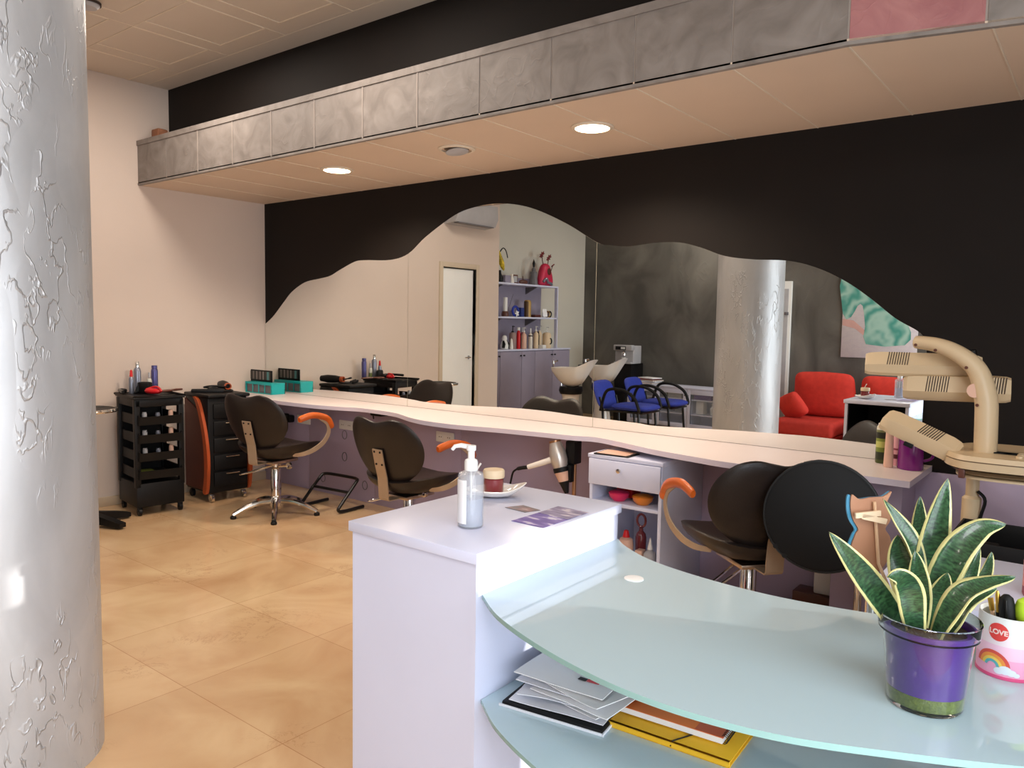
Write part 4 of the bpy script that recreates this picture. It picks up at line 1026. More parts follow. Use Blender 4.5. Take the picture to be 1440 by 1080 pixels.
# ------------------------------------------------------------------ pencil cup
cxp, cyp = 5.687, -2.30
t = thing('pencil_cup', 'pink printed pencil cup with a red LOVE badge on the glass desk', 'cup', (cxp, cyp, GZ), 0)
CR, CH = .049, .112
B().lathe([(0, .004), (CR, .004), (CR, CH), (CR - .0015, CH), (CR - .0015, .007), (0, .007)], n=56).build('cup_wall', m_bands('pink_white_cup_print', [(0, (240, 170, 204)), (.3, (244, 200, 222)), (.52, (240, 224, 230)), (.72, (226, 228, 226))], 'Z'), t)
B().lathe([(0, 0), (CR + .0008, 0), (CR + .0012, .003), (CR + .0008, .006), (0, .006)], n=56).build('base_ring', mat('rose_pink_plastic', (220, 84, 134), .35), t)
thc = math.atan2(CAMP.y - cyp, CAMP.x - cxp)       # side turned to the room
def wrap(a, z, r): return Vector((r * math.cos(thc + a), r * math.sin(thc + a), z))
def decal(name, pts, mt, r=CR + .0005):
    """flat print shape (arc length, height) bent round the cup"""
    b = bmesh.new()
    vs = [b.verts.new((x, z, 0)) for x, z in pts]; b.faces.new(vs)
    bmesh.ops.triangulate(b, faces=b.faces)
    for _ in range(3):
        bmesh.ops.subdivide_edges(b, edges=[e for e in b.edges if e.calc_length() > .006], cuts=1)
        bmesh.ops.triangulate(b, faces=b.faces)
    k = B()
    vm = {v: k.bm.verts.new(wrap(v.co.x / CR, v.co.y, r)) for v in b.verts}
    for f in b.faces: k._face([vm[v] for v in f.verts], 0)
    b.free()
    return k.build(name, mt, t)
circ = lambda cx, cz, r, n=28, sx=1: [(cx + sx * r * math.cos(2 * PI * k / n), cz + r * math.sin(2 * PI * k / n)) for k in range(n)]
decal('love_badge', circ(-.016, .085, .0165), mat('red_print', (222, 70, 66), .5), CR + .0005)
cu = bpy.data.curves.new('love_text', 'FONT'); cu.body = 'LOVE'; cu.size = .0125; cu.offset = .0005; cu.align_x = 'CENTER'; cu.align_y = 'CENTER'
tmp = bpy.data.objects.new('love_text', cu); COL.objects.link(tmp)
dg = bpy.context.evaluated_depsgraph_get()
me = bpy.data.meshes.new_from_object(tmp.evaluated_get(dg)); bpy.data.objects.remove(tmp)
bm = bmesh.new(); bm.from_mesh(me)
for v in bm.verts: v.co = wrap((v.co.x - .016) / CR, v.co.y + .085, CR + .0011)
bm.to_mesh(me); bm.free(); me.materials.clear(); me.materials.append(mat('pale_print', (246, 214, 206), .5))
o = bpy.data.objects.new('love_lettering', me); COL.objects.link(o); o.parent = t
def arc(cx, cz, r0, r1, a0=0, a1=PI, n=16): return [(cx + r1 * math.cos(a0 + (a1 - a0) * k / n), cz + r1 * math.sin(a0 + (a1 - a0) * k / n)) for k in range(n + 1)] + [(cx + r0 * math.cos(a1 - (a1 - a0) * k / n), cz + r0 * math.sin(a1 - (a1 - a0) * k / n)) for k in range(n + 1)]
for r0, r1, c_ in ((.024, .030, (214, 84, 72)), (.018, .024, (236, 150, 70)), (.013, .018, (238, 206, 96)), (.008, .013, (96, 178, 186))):
    decal('rainbow_band', arc(-.024, .02, r0, r1, .1, PI - .1), mat('rainbow_print', c_, .5), CR + .0004)
for cx_, cz_, r_ in ((-.002, .018, .008), (.008, .015, .006), (-.012, .015, .006), (.016, .012, .004)): decal('cloud_puff', circ(cx_, cz_, r_, 16, 1.3), mat('cloud_print', (222, 230, 240), .5), CR + .0006 + .0001 * cz_)
GL = GZ + .008
t = thing('paint_brush', 'slim brush with a brass ferrule leaning in the pencil cup', 'brush', (cxp - .012, cyp + .012, GL), 0, rot=(.06, -.17, 0))
B().lathe([(0, .0), (.003, .0), (.0035, .1), (0, .1)], n=10).build('handle', 'stick', t); B().lathe([(0, .1), (.0045, .1), (.005, .125), (0, .125)], n=10).build('ferrule', 'brass', t); B().lathe([(0, .125), (.0052, .125), (.008, .14), (.004, .155), (0, .156)], n=10).build('bristles', 'ltgrey', t)
t = thing('gold_pen', 'thin gold and black pen leaning in the pencil cup', 'pen', (cxp - .008, cyp + .004, GL), 0, rot=(.05, -.1, 0))
B().lathe([(0, 0), (.0035, .0), (.004, .1), (.004, .132), (.002, .14), (0, .14)], n=10).build('barrel', 'brass', t); B().lathe([(.004, .08), (.0046, .08), (.0046, .1), (.004, .1)], n=10, closed=True).build('band', 'matte', t)
t = thing('black_marker', 'thick black marker in the pencil cup', 'marker', (cxp + .006, cyp - .004, GL), 0, rot=(.0, -.10, 0))
B().lathe([(0, 0), (.012, 0), (.0135, .05), (.0135, .115), (.011, .13), (.005, .136), (0, .137)], n=18).build('barrel', 'matte', t); B().box(-.002, .002, -.0165, -.0125, .09, .13, .001).build('clip', 'blackm', t)
t = thing('lime_highlighter', 'chunky lime green round-topped highlighter in the pencil cup', 'highlighter', (cxp + .024, cyp + .002, GL), 0)
B().lathe([(0, 0), (.012, 0), (.014, .09), (.0, .09)], n=18).build('barrel', 'lime', t); B().lathe([(0, .09), (.014, .09), (.018, .1), (.019, .115), (.015, .128), (.007, .134), (0, .135)], n=20).build('cap', 'lime', t)

# ------------------------------------------------------------------ white side table, chrome leg, black trolley, pink bottle
t = thing('side_table', 'white side table with a chrome tube leg behind the plant', 'table', (0, 0, 0))
B().box(5.345, 6.15, -1.87, -1.36, .715, .74, .002).build('table_top', 'white', t)
B().box(5.378, 6.12, -1.85, -1.83, 0, .714, .001).build('front_panel', 'white', t)
for x, y in ((5.355, -1.845), (6.13, -1.4), (5.40, -1.4), (6.135, -1.845)):
    B().lathe([(0, 0), (.024, 0), (.024, .006), (.017, .01), (.017, .7145), (0, .7145)], (x, y, 0), 20).build('leg', 'chrome', t)
bottle('pink_lotion_bottle', 'rose pink bottle with a darker base on the white side table', 'bottle', (5.694, -1.66, .7405), [(0, 0), (.03, 0), (.033, .006), (.033, .09), (.024, .112), (.012, .118), (.012, .126), (0, .126)], m_bands('rose_bottle_bands', [(0, (150, 60, 70)), (.2, (222, 138, 126)), (.9, (214, 128, 118))], 'Z'), cap_cyl(.012, .12, .14), 'pinkp')
t = thing('utility_trolley', 'black wheeled trolley with a deep top tray behind the plant', 'trolley', (5.71, -1.0, 0))
b = B(); b.box(-.29, .29, -.17, .17, .64, .652, .002)
for (a, c_, d_, e_) in ((-.29, .29, -.17, -.162), (-.29, .29, .162, .17), (-.29, -.282, -.17, .17), (.282, .29, -.17, .17)): b.box(a, c_, d_, e_, .652, .735, .002)
b.build('top_tray', 'blackp', t)
B().box(-.28, .28, -.165, .165, .18, .635, .006).build('body', 'blackp', t)
for z in (.22, .43): 
    d = B().box(-.27, .27, -.178, -.166, z, z + .19, .004).build('drawer', 'blackp', t)
    B().tube([(-.08, -.184, z + .16), (.08, -.184, z + .16)], .005, 8).build('handle', 'blackm', d)
for x in (-.25, .25):
    for y in (-.14, .14):
        B().tube([(x, y, .05), (x, y, .19)], .012, 8).build('leg', 'blackm', t); caster(t, x, y)
tag(B().tube(cr([(5.55, -1.0, .664), (5.6, -1.05, .67), (5.68, -1.0, .68), (5.74, -1.06, .67), (5.82, -1.02, .664)], 5), [.01] * 21, 8).build('scissors_case', 'grey'), 'grey rolled case lying in the black trolley tray', 'case')
o = tag(B().box(-.05, .05, -.03, .03, 0, .05, .006).build('comb_box', 'matte'), 'black box lying in the tray of the black wheeled trolley', 'box'); o.location = (5.5, -1.02, .653)
t = thing('scissors', 'chrome scissors on the rim side of the black trolley tray', 'scissors', (5.76, -1.08, .656), .3)
B().tube([(-.07, .01, .004), (.0, .0, .004), (.08, -.006, .004)], [.002, .005, .002], 6).tube([(-.07, -.01, .007), (.0, .0, .007), (.08, .006, .007)], [.002, .005, .002], 6).build('blades', 'chrome', t)
for s_ in (-1, 1): B().tube([(-.085 + .016 * math.cos(a), s_ * .018 + .012 * math.sin(a), .006) for a in [k * PI / 6 for k in range(12)]], .003, 6, 0, True).build('finger_ring', 'chrome', t)

# ------------------------------------------------------------------ hair processor on a stand
t = thing('hair_processor', 'cream hair processor with three hinged heater arms on a tall post', 'hair processor', (5.43, -.72, 0))
CXm, CYm = 5.43, -.72
b = B()
for k in range(5):
    a = 2 * PI * k / 5 + .3
    b.tube([(0, 0, .08), (.16 * math.cos(a), .16 * math.sin(a), .06), (.26 * math.cos(a), .26 * math.sin(a), .035)], [.022, .018, .014], 10).lathe([(0, -.01), (.025, -.01), (.025, .01), (0, .01)], (.26 * math.cos(a), .26 * math.sin(a), .025), 12, 1, RX(PI / 2))
b.build('star_base', ['cream', 'blackp'], t)
B().lathe([(0, .06), (.02, .06), (.02, .66), (.0, .66)], (0, 0, 0), 16).build('pole', 'cream', t)
B().lathe([(0, .66), (.026, .66), (.032, .70), (.032, .79), (.022, .80), (.022, .89), (0, .89)], (0, 0, 0), 18).build('collar', 'cream', t)
W = lambda x, z, y=-.72: Vector((x - CXm, y - CYm, z))
# controller housing
b = B()
oc = [(5.345, -.80), (5.39, -.92), (5.47, -.96), (5.66, -.94), (5.74, -.84), (5.74, -.62), (5.68, -.54), (5.46, -.54), (5.37, -.62)]
occ = [(p.x - CXm, p.y - CYm) for p in cr([(x, y, 0) for x, y in oc], 4, True)]
b.prism([(x * .8 + .02, y * .8) for x, y in occ], lambda p: (p[0], p[1], .845), lambda p: (p[0], p[1], .86))
for (s0, z0), (s1, z1) in (((.8, .86), (1., .885)), ((1., .885), (1., .91)), ((.985, .91), (.985, .914)), ((1., .914), (.97, .93))):
    b.prism(occ, lambda p: (p[0] * s0 + .02 * (1 - s0) * 5, p[1] * s0, z0), lambda p: (p[0] * s1 + .02 * (1 - s1) * 5, p[1] * s1, z1), m=1 if s0 == .985 else 0)
ctrl = b.build('controller', ['cream', 'creamd'], t)
ctrl.location.z = .045
b = B()
for (x, y, w_, l_) in ((5.47, -.70, .022, .014), (5.455, -.76, .014, .012), (5.52, -.80, .03, .018), (5.56, -.80, .03, .018)): b.box(x - CXm - w_, x - CXm + w_, y - CYm - l_, y - CYm + l_, .93, .934, .001)
b.build('display_window', 'matte', ctrl)
b = B()
for k in range(5):
    b.box(.19, .27, -.2 + k * .022, -.19 + k * .022, .93, .935, .001); b.lathe([(0, .93), (.012, .93), (.011, .938), (0, .938)], (.15, -.16 + .04 * (k % 3), 0), 12)
b.build('button', 'cream', ctrl)
B().box(-.02, .0, -.222, -.2, .85, .885, .003).build('latch', 'brownb', ctrl)
# main arm: up from the housing, bending over to the upper left
P = cr([W(5.47, .92, -.79), W(5.467, 1.08, -.79), W(5.46, 1.17, -.79), W(5.43, 1.26, -.79), W(5.37, 1.315, -.79), W(5.30, 1.345, -.78), W(5.225, 1.355, -.76)], 6)
b = B(); R_ = [.046] * 12 + [.046 - .0007 * k for k in range(len(P) - 12)]
b.tube(P, R_, 16, flat=.8)
b.build('main_arm', 'cream', t)
for x, z in ((5.30, 1.328), (5.40, 1.27), (5.44, 1.14), (5.235, 1.345)): 
    B().lathe([(0, 0), (.006, 0), (.005, .004), (0, .004)], tuple(W(x, z, -.828)), 8, 0, RX(PI / 2)).build('screw', 'brownb', t)
B().lathe([(0, 0), (.026, 0), (.025, .004), (0, .005)], tuple(W(5.43, 1.19, -.82)), 20, 0, RX(PI / 2)).build('hinge_cap', 'beigeb', t)
def heater(c, d, up, L, Wd, T, grilles):
    """heater panel: trapezoid-section shade, c centre, d long axis, up = outward normal"""
    d = Vector(d).normalized(); up = Vector(up); up = (up - d * up.dot(d)).normalized(); sd = d.cross(up)
    c = Vector(c)
    q = B()
    secs = []
    for (s, k) in ((-.5, .72), (-.46, .9), (-.36, 1.), (.36, 1.), (.46, .9), (.5, .72)):
        ring = [(-Wd / 2, 0), (-Wd / 2 * .96, .35 * T), (-Wd / 2 * .6, T * k), (Wd / 2 * .6, T * k), (Wd / 2 * .96, .35 * T), (Wd / 2, 0)]
        secs.append([q.bm.verts.new(c + d * (s * L) + sd * (a * (k ** .5)) + up * b_) for a, b_ in ring])
    for A, Bq in zip(secs[:-1], secs[1:]):
        for j in range(6): q._face([A[j], A[(j + 1) % 6], Bq[(j + 1) % 6], Bq[j]], 0)
    q._face(secs[0][::-1], 0); q._face(secs[-1], 0)
    h = q.build('heater_arm', 'cream', t, sharp=.4)
    g_ = B()
    Nr = Vector
    for (s, side) in grilles:
        for k in range(9):
            o = s * L + (k - 4) * .0085
            if side == 0: a0, a1 = (-.3 * Wd, T * 1.002), (.3 * Wd, T * 1.002)
            else: a0, a1 = (side * Wd / 2 * .93, .42 * T), (side * Wd / 2 * .66, .92 * T)
            p0 = c + d * o + sd * a0[0] + up * a0[1]; p1 = c + d * (o - .006) + sd * a1[0] + up * a1[1]
            g_.tube([p0, p1], .0018, 5)
    g_.build('grille', 'grille', h)
    return h
heater(W(5.235, 1.262, -.69), (1, 0.2, .0), (-.05, -.75, .6), .39, .10, .045, ((-.2, 0),))
heater(W(5.352, 1.185, -.69), (1, .12, .02), (0, -.8, .3), .345, .10, .05, ((-.16, 0), (.36, 0)))
hl = heater(W(5.262, 1.0, -.80), (1, -.1, -.40), (.1, -.5, .9), .275, .10, .05, ((.12, 0), ))
B().box(-.016, .016, -.006, .0, -.008, .008, .001).build('switch', 'matte', hl, loc=tuple(W(5.235, .98, -.852)), rot=(0, .36, 0))
B().tube([W(5.345, .958, -.82), W(5.40, .95, -.81), W(5.45, .945, -.78)], .026, 12).build('arm_joint', 'cream', t)
B().tube(cr([W(5.4, 1.33, -.7), W(5.43, 1.2, -.66), W(5.47, 1.18, -.64)], 4), .012, 8).build('tie_rod', 'blackp', t)
B().tube(cr([W(5.45, .82, -.74), W(5.475, .79, -.75), W(5.46, .7, -.74), W(5.455, .5, -.70), W(5.45, .06, -.70)], 5), .006, 8).build('power_lead', 'matte', t)

# ================================================================== what the mirror shows
# air conditioner on the left wall
t = thing('air_conditioner', 'white split air conditioner high on the wall over the door', 'air conditioner', (0, -2.62, 2.46))
B().prism([(0.001, 0), (.16, .02), (.2, .1), (.19, .25), (.001, .26)], lambda p: (p[0], -.32, p[1]), lambda p: (p[0], .36, p[1])).build('body', 'ltgrey', t)
B().box(.1, .17, -.28, .32, .008, .02).build('louvre', 'grey', t)
# shelf cabinet
sx, sw = -.45, -.749
t = thing('shelf_cabinet', 'lilac-grey cupboard with open shelves above it, along the recessed white wall', 'cabinet')
Y0, Y1, YE = -3.36, -5.09, -5.43
b = B(); b.box(sw, sx - .02, YE, Y0, 0, 1.03, .002); b.build('cupboard', 'ferrule', t)
B().box(sw, sx + .01, YE - .01, Y0, 1.03, 1.05, .002).build('cupboard_top', 'white', t)
for k, (a, c_) in enumerate(((-5.43, -5.0), (-5.0, -4.58), (-4.58, -4.28), (-4.28, -3.82), (-3.82, -3.38))):
    d = B().box(sx - .019, sx, a + .003, c_ - .003, .06, 1.02, .002).build('door', 'ferrule', t)
    yk = {0: c_ - .035, 1: a + .035, 2: c_ - .035, 3: a + .035, 4: a + .035}[k]
    B().lathe([(0, 0), (.007, 0), (.006, .012), (.012, .016), (.011, .024), (0, .026)], (sx, yk, .965), 12, 0, RY(PI / 2)).build('knob', 'blackm', d)
B().box(sw, sw + .012, Y1, Y0, 1.05, 2.02).build('back_panel', 'ferrule', t)
for z in (1.46, 1.9): 
    B().box(sw + .012, sx, Y1 - .02, Y0, z, z + .022, .001).build('shelf', 'white', t)
    for y in (-3.95, -4.72): B().prism([(0, 0), (.2, 0), (0, -.1)], lambda p: (sw + .013 + p[0], y - .008, z - .001 + p[1]), lambda p: (sw + .013 + p[0], y + .008, z - .001 + p[1])).build('shelf_bracket', 'grey', t)
B().box(sx - .05, sx, Y1 - .02, Y1, 1.05, 1.9, .002).build('side_panel', 'white', t)
S0, S1, S2 = 1.0505, 1.4825, 1.9225
g1 = 'bottles on the cupboard top'
bottle('pump_bottle', 'tall taupe pump bottle with black pump on the cupboard top', 'bottle', (-.55, -4.20, S0), [(0, 0), (.045, 0), (.048, .01), (.048, .2), (.04, .22), (0, .225)], mat('taupe_plastic', (150, 124, 118), .4), cap_pump(.018, .22, .31), 'blackp', g1)
bottle('slim_bottle', 'slim bright red bottle on the cupboard top', 'bottle', (-.52, -4.29, S0), P_spray(.026, .27), 'redp', cap_cyl(.02, .25, .29), 'whitep', g1)
bottle('shampoo_pump', 'pale rose bottle with white pump next to the red bottle on the cupboard top', 'bottle', (-.52, -4.41, S0), P_bot(.038, .25), 'beigeb', cap_pump(.016, .225, .29), 'whitep', g1)
bottle('mahogany_bottle', 'dark mahogany bottle behind the pale rose pump bottle', 'bottle', (-.6, -4.47, S0), P_bot(.028, .26), 'winered', cap_cyl(.014, .23, .29), 'ltgrey', g1)
bottle('spray_bottle', 'slim white bottle with a black shoulder band on the cupboard top', 'bottle', (-.52, -4.56, S0), P_bot(.03, .25), m_bands('white_black_band', [(0, (222, 214, 200)), (.74, (30, 26, 26)), (.82, (222, 216, 204))], 'Z'), cap_cyl(.012, .22, .28), 'whitep', g1)
bottle('tall_pump_bottle', 'cream tall pump bottle right of the slim white bottle', 'bottle', (-.53, -4.70, S0), P_bot(.036, .27), 'wax', cap_pump(.016, .243, .31), 'whitep', g1)
bottle('black_slim_bottle', 'slim black bottle between the two cream pump bottles', 'bottle', (-.56, -4.79, S0), P_spray(.02, .22), 'blackp', cap_cyl(.014, .2, .235), 'blackp', g1)
bottle('emblem_bottle', 'wide cream pump bottle with a dark crescent on the cupboard top', 'bottle', (-.53, -4.96, S0), [(0, 0), (.058, 0), (.062, .01), (.062, .19), (.05, .215), (.02, .225), (0, .225)], 'wax', cap_pump(.018, .222, .3), 'clearp', g1)
o = B().tube([(.0, .03 * math.cos(a), .1 + .04 * math.sin(a)) for a in [math.radians(60 + 24 * k) for k in range(11)]], [.003, .006, .009, .011, .012, .012, .012, .011, .009, .006, .003], 6).build('crescent_emblem', 'blackp', [q for q in bpy.data.objects if q.name == 'emblem_bottle'][0]); o.location = (.062, 0, 0)
bottle('second_cream_bottle', 'narrow cream pump bottle at the end of the cupboard top', 'bottle', (-.6, -4.88, S0), P_bot(.034, .28), 'wax', cap_pump(.015, .25, .32), 'clearp', g1)
o = tag(B().box(-.04, .04, -.04, .04, 0, .05, .006).build('tin', 'whitep'), 'small square white tin in front of the cream bottles', 'tin'); o.location = (-.49, -4.80, S0)
t = thing('panda_figure', 'small black and white animal figure at the end of the cupboard top', 'figurine', (-.53, -4.0, S0))
B().lathe([(0, 0), (.05, .005), (.055, .05), (.04, .1), (.03, .115), (.036, .14), (.03, .17), (.012, .185), (0, .186)], n=18).build('body', 'whitep', t)
for y in (-.045, .045): B().tube([(.02, y, .02), (.03, y, .07), (.01, y * .7, .11)], [.02, .022, .012], 10).build('limb', 'blackp', t)
tag(B().lathe([(0, 0), (.025, 0), (.028, .03), (.015, .13), (0, .15)], n=14).build('white_figurine', 'ceramic'), 'small white pointed figurine beside the animal figure', 'figurine').location = (-.5, -4.11, S0)
# middle shelf
g2 = 'things on the middle shelf'
bottle('candle', 'white pillar candle in a brown holder on the middle shelf', 'candle', (-.55, -4.03, S1), [(0, 0), (.045, 0), (.05, .03), (.04, .07), (0, .07)], 'brownb', lambda b: b.lathe([(0, .07), (.03, .07), (.03, .25), (0, .255)], n=16), 'whitep', g2)
t = thing('tall_incense_stick', 'thin leaning dark stick in a small base on the middle shelf', 'ornament', (-.6, -4.12, S1))
B().lathe([(0, 0), (.02, 0), (.015, .012), (0, .014)], n=12).build('base', 'brownb', t); B().tube([(0, 0, .01), (0, -.14, .3)], .003, 6).build('stick', 'grey', t)
t = thing('blue_ring_ornament', 'round blue ring ornament with a white flower on the middle shelf', 'ornament', (-.55, -4.25, S1 + .003))
B().tube([(0, .06 * math.cos(a), .075 + .06 * math.sin(a)) for a in [k * PI / 10 for k in range(20)]], .016, 10, 0, True).build('ring', 'blue', t)
B().pillow([(.035 * math.cos(a) * (1 + .3 * math.cos(5 * a)), .035 * math.sin(a) * (1 + .3 * math.cos(5 * a))) for a in [k * PI / 15 for k in range(30)]], lambda x, y, h: (.03 + .01 * h, x, .04 + y)).build('flower', 'whitep', t)
tag(B().box(-.03, .03, -.035, .035, 0, .125, .004).build('navy_box', 'navy'), 'upright dark navy box beside the blue ring ornament', 'box').location = (-.55, -4.375, S1)
bottle('gold_can', 'gold and dark brown can on the middle shelf', 'can', (-.55, -4.52, S1), [(0, 0), (.05, 0), (.05, .2), (.046, .215), (0, .215)], m_bands('brown_gold_bands', [(0, (70, 52, 34)), (.35, (186, 150, 84)), (.8, (96, 70, 44))], 'Y'), cap_cyl(.044, .215, .23), 'gold', g2)
tag(B().box(-.04, .04, -.07, .07, 0, .035, .006).build('flat_tin', 'dkred'), 'flat dark tin to the right of the gold can', 'tin').location = (-.54, -4.70, S1)
o = tag(B().box(-.004, .004, -.045, .045, 0, .11, .002).box(-.05, 0, -.005, .005, 0, .06).build('white_card_stand', 'paper'), 'leaning white card stand on the middle shelf', 'card'); o.location = (-.5, -4.87, S1 + .011); o.rotation_euler = (0, -.2, .1)
t = thing('coil_ornament', 'dark coiled ornament at the end of the middle shelf', 'ornament', (-.55, -5.0, S1 + .004))
for k in range(3): B().tube([(.01 * k, -.05 + .05 * k + .04 * math.cos(a), .045 + .04 * math.sin(a)) for a in [q * PI / 8 for q in range(16)]], .008, 8, 0, True).build('coil', ('blackp', 'gold', 'brownb')[k], t)
# top shelf
tag(B().box(-.05, .05, -.06, .06, 0, .1, .01).build('trinket_box', 'ferrule'), 'mauve trinket box at the near end of the top shelf', 'box').location = (-.56, -4.035, S2)
bottle('white_vase', 'small white tapered vase on the top shelf', 'vase', (-.53, -4.135, S2), [(0, 0), (.035, 0), (.03, .05), (.018, .1), (.022, .12), (0, .12)], 'ceramic', None, None)
t = thing('photo_frame', 'small dark photo frame on the top shelf', 'frame', (-.55, -4.23, S2))
B().box(-.008, .008, -.055, .055, 0, .12, .003).build('border', 'brownb', t); B().box(.008, .0095, -.038, .038, .02, .1).build('picture', 'ltgrey', t)
t = thing('boat_model', 'low dark model with a small mast on the top shelf', 'ornament', (-.55, -4.41, S2))
B().pillow([(p.x, p.y) for p in cr([(.09, 0, 0), (.03, .03, 0), (-.07, .025, 0), (-.08, 0, 0), (-.07, -.025, 0), (.03, -.03, 0)], 4, True)], lambda x, y, h: (y, x, .03 + .03 * h)).build('hull', 'brownb', t); B().tube([(0, 0, .03), (0, .01, .11)], .005, 6).build('mast', 'brownb', t)
t = thing('tower_model', 'grey stone-coloured tower model beside the pink flower bag', 'ornament', (-.56, -4.66, S2))
B().lathe([(0, 0), (.06, 0), (.056, .05), (.048, .14), (.05, .15), (.05, .18), (.03, .19), (.028, .22), (0, .26)], n=10).build('tower', 'grey', t)
B().lathe([(0, .26), (.012, .25), (.02, .3), (.008, .34), (0, .36)], n=8).build('finial', 'blackp', t)
t = thing('flower_bag', 'crimson pink gift bag with dark flowers on the top shelf', 'flower arrangement', (-.55, -4.9, S2))
B().pillow([(p.x, p.y) for p in cr([(-.13, .02, 0), (-.11, .2, 0), (-.05, .3, 0), (.06, .31, 0), (.11, .24, 0), (.16, .12, 0), (.16, .01, 0), (0, .0, 0)], 4, True)], lambda y, z, h: (.06 * h, -y, z), p=4).build('bag', mat('crimson_wrap', (196, 40, 76), .4, var=.15, scale=12), t)
B().pillow([(.045 * math.cos(a), .05 * math.sin(a)) for a in [k * PI / 8 for k in range(16)]], lambda x, y, h: (.062 + .01 * h, x - .03, .2 + y)).build('dark_rosette', 'dkred', t)
B().tube(cr([(.06, .1, .05), (.07, .05, .1), (.07, -.0, .05), (.07, -.06, .04), (.06, -.1, .02)], 4), .018, 8).build('silver_ribbon', 'silverb', t)
for k, (y, z, l) in enumerate(((.07, .43, 1), (-.1, .4, 1), (-.2, .3, .5))):
    st = B().tube([(.0, y * .4, .27), (.0, y * .8, z - .08), (0, y, z)], .006, 6).build('flower_stem', 'dkred', t)
    b = B()
    for q in range(7):
        a = q * 2 * PI / 7
        b.tube([(0, y, z), (.02 * math.sin(a), y + .03 * l * math.cos(a), z + .03 * l * math.sin(a)), (.025 * math.sin(a), y + .055 * l * math.cos(a), z + .05 * l * math.sin(a))], [.006, .012 * l, .002], 6)
    b.build('flower_petals', 'winered', st)
t = thing('yellow_flower_spray', 'yellow and black hanging flower spray above the top shelf end', 'flower arrangement', (-.56, -3.92, S2))
B().lathe([(0, 0), (.035, 0), (.045, .06), (.02, .12), (.018, .16), (0, .16)], n=16).build('vase', 'blackp', t)
B().tube(cr([(0, -.08, .16), (.0, -.04, .24), (.0, .0, .33), (0, .03, .42)], 4), [.006, .016, .024, .03, .034, .036, .034, .03, .026, .022, .016, .01, .006], 10).build('bloom', mat('yellow_black_bloom', (206, 176, 44), .6, var=.7, scale=22), t)
B().tube(cr([(0, .0, .4), (0, -.06, .45), (0, -.12, .42), (0, -.16, .33)], 5), .007, 6).build('tendril', 'blackp', t)

# back wash units with their blue chairs
def wash_unit(y, l1, l2):
    t = thing('wash_basin', l1, 'wash basin', (.58, y, 0), 0, 'back wash basins')
    out = [(p.x, p.y) for p in cr([(-.34, 0, 0), (-.3, .2, 0), (-.08, .255, 0), (.14, .22, 0), (.27, .15, 0), (.37, .12, 0), (.40, .0, 0), (.37, -.12, 0), (.27, -.15, 0), (.14, -.22, 0), (-.08, -.255, 0), (-.3, -.2, 0)], 4, True)]
    def fb(x, y_, h):
        x *= .8; y_ *= .72
        rim = .86 + .06 * max(0, (x + .1)) + .45 * max(0, x - .12)
        dep = .22 * max(0, 1 - ((x + .03) / .32) ** 2) + .03
        return (x, y_, rim - (1 - h) * 0 if False else (rim - (abs(h)) ** 1.2 * (dep if h < 0 else dep * .8)))
    B().pillow(out, fb, p=2.4, rings=(0., .3, .55, .72, .84, .92, .97, 1.)).build('bowl', 'ceramic', t)
    B().lathe([(0, 0), (.15, 0), (.13, .05), (.1, .3), (.11, .5), (.12, .54), (0, .54)], (-.03, 0, 0), 22).build('pedestal', 'ceramic', t)
    B().lathe([(0, .54), (.135, .54), (.15, .58), (.14, .63), (0, .63)], (-.03, 0, 0), 22).build('collar', 'blackp', t)
    B().tube(cr([(.13, -.08, .885), (.15, -.04, .89), (.155, 0, .889), (.15, .04, .89), (.13, .08, .885)], 3), .024, 10).build('neck_rest', 'blackp', t)
    B().tube([(-.3, .0, .86), (-.3, 0, .92), (-.24, 0, .94)], .012, 8).lathe([(0, 0), (.02, 0), (.018, .035), (0, .04)], (-.3, 0, .9), 12).build('tap', 'chrome', t)
    B().tube(cr([(-.24, -.14, .84), (-.28, -.15, .7), (-.26, -.14, .55), (-.2, -.14, .62), (-.22, -.16, .78)], 5), .007, 8).build('hose', 'chrome', t)
    c = thing('wash_chair', l2, 'chair', (1.2, y, 0), 0, 'blue wash chairs')
    sq = lambda a, w_, h_, e=.5: [(w_ * math.copysign(abs(math.cos(q)) ** e, math.cos(q)), h_ * math.copysign(abs(math.sin(q)) ** e, math.sin(q))) for q in [k * 2 * PI / 28 for k in range(28)]]
    B().pillow(sq(0, .25, .23), lambda x, yy, h: (.26 + x, yy, .45 + .04 * h), p=5).build('seat', 'blue', c)
    B().pillow(sq(0, .215, .21), lambda yy, zz, h: (-.16 - .3 * (zz) + .035 * h, yy, .57 + zz * .8), p=5).build('backrest', 'blue', c)
    for s_ in (-1, 1):
        B().tube(cr([(-.06, s_ * .26, .4), (.0, s_ * .27, .6), (.08, s_ * .27, .66), (.24, s_ * .27, .655), (.38, s_ * .27, .58), (.44, s_ * .27, .46), (.44, s_ * .25, .42)], 5), .018, 10).build('armrest', 'blackp', c)
        B().tube([(-.05, s_ * .18, .02), (-.08, s_ * .18, .4), (-.12, s_ * .18, .55)], .015, 8).build('rear_leg', 'blackm', c)
        B().tube([(.44, s_ * .2, .0), (.4, s_ * .2, .42)], .015, 8).build('front_leg', 'blackm', c)
    B().box(-.06, .46, -.2, .2, .39, .412, .004).build('seat_frame', 'blackm', c)
    return t, c
wash_unit(-3.98, 'white ceramic back wash basin standing nearer the shelf cupboard', 'blue wash chair in front of the basin nearer the cupboard')
wash_unit(-4.72, 'white ceramic back wash basin nearer the coffee machine', 'blue wash chair nearer the glass-door cabinet')
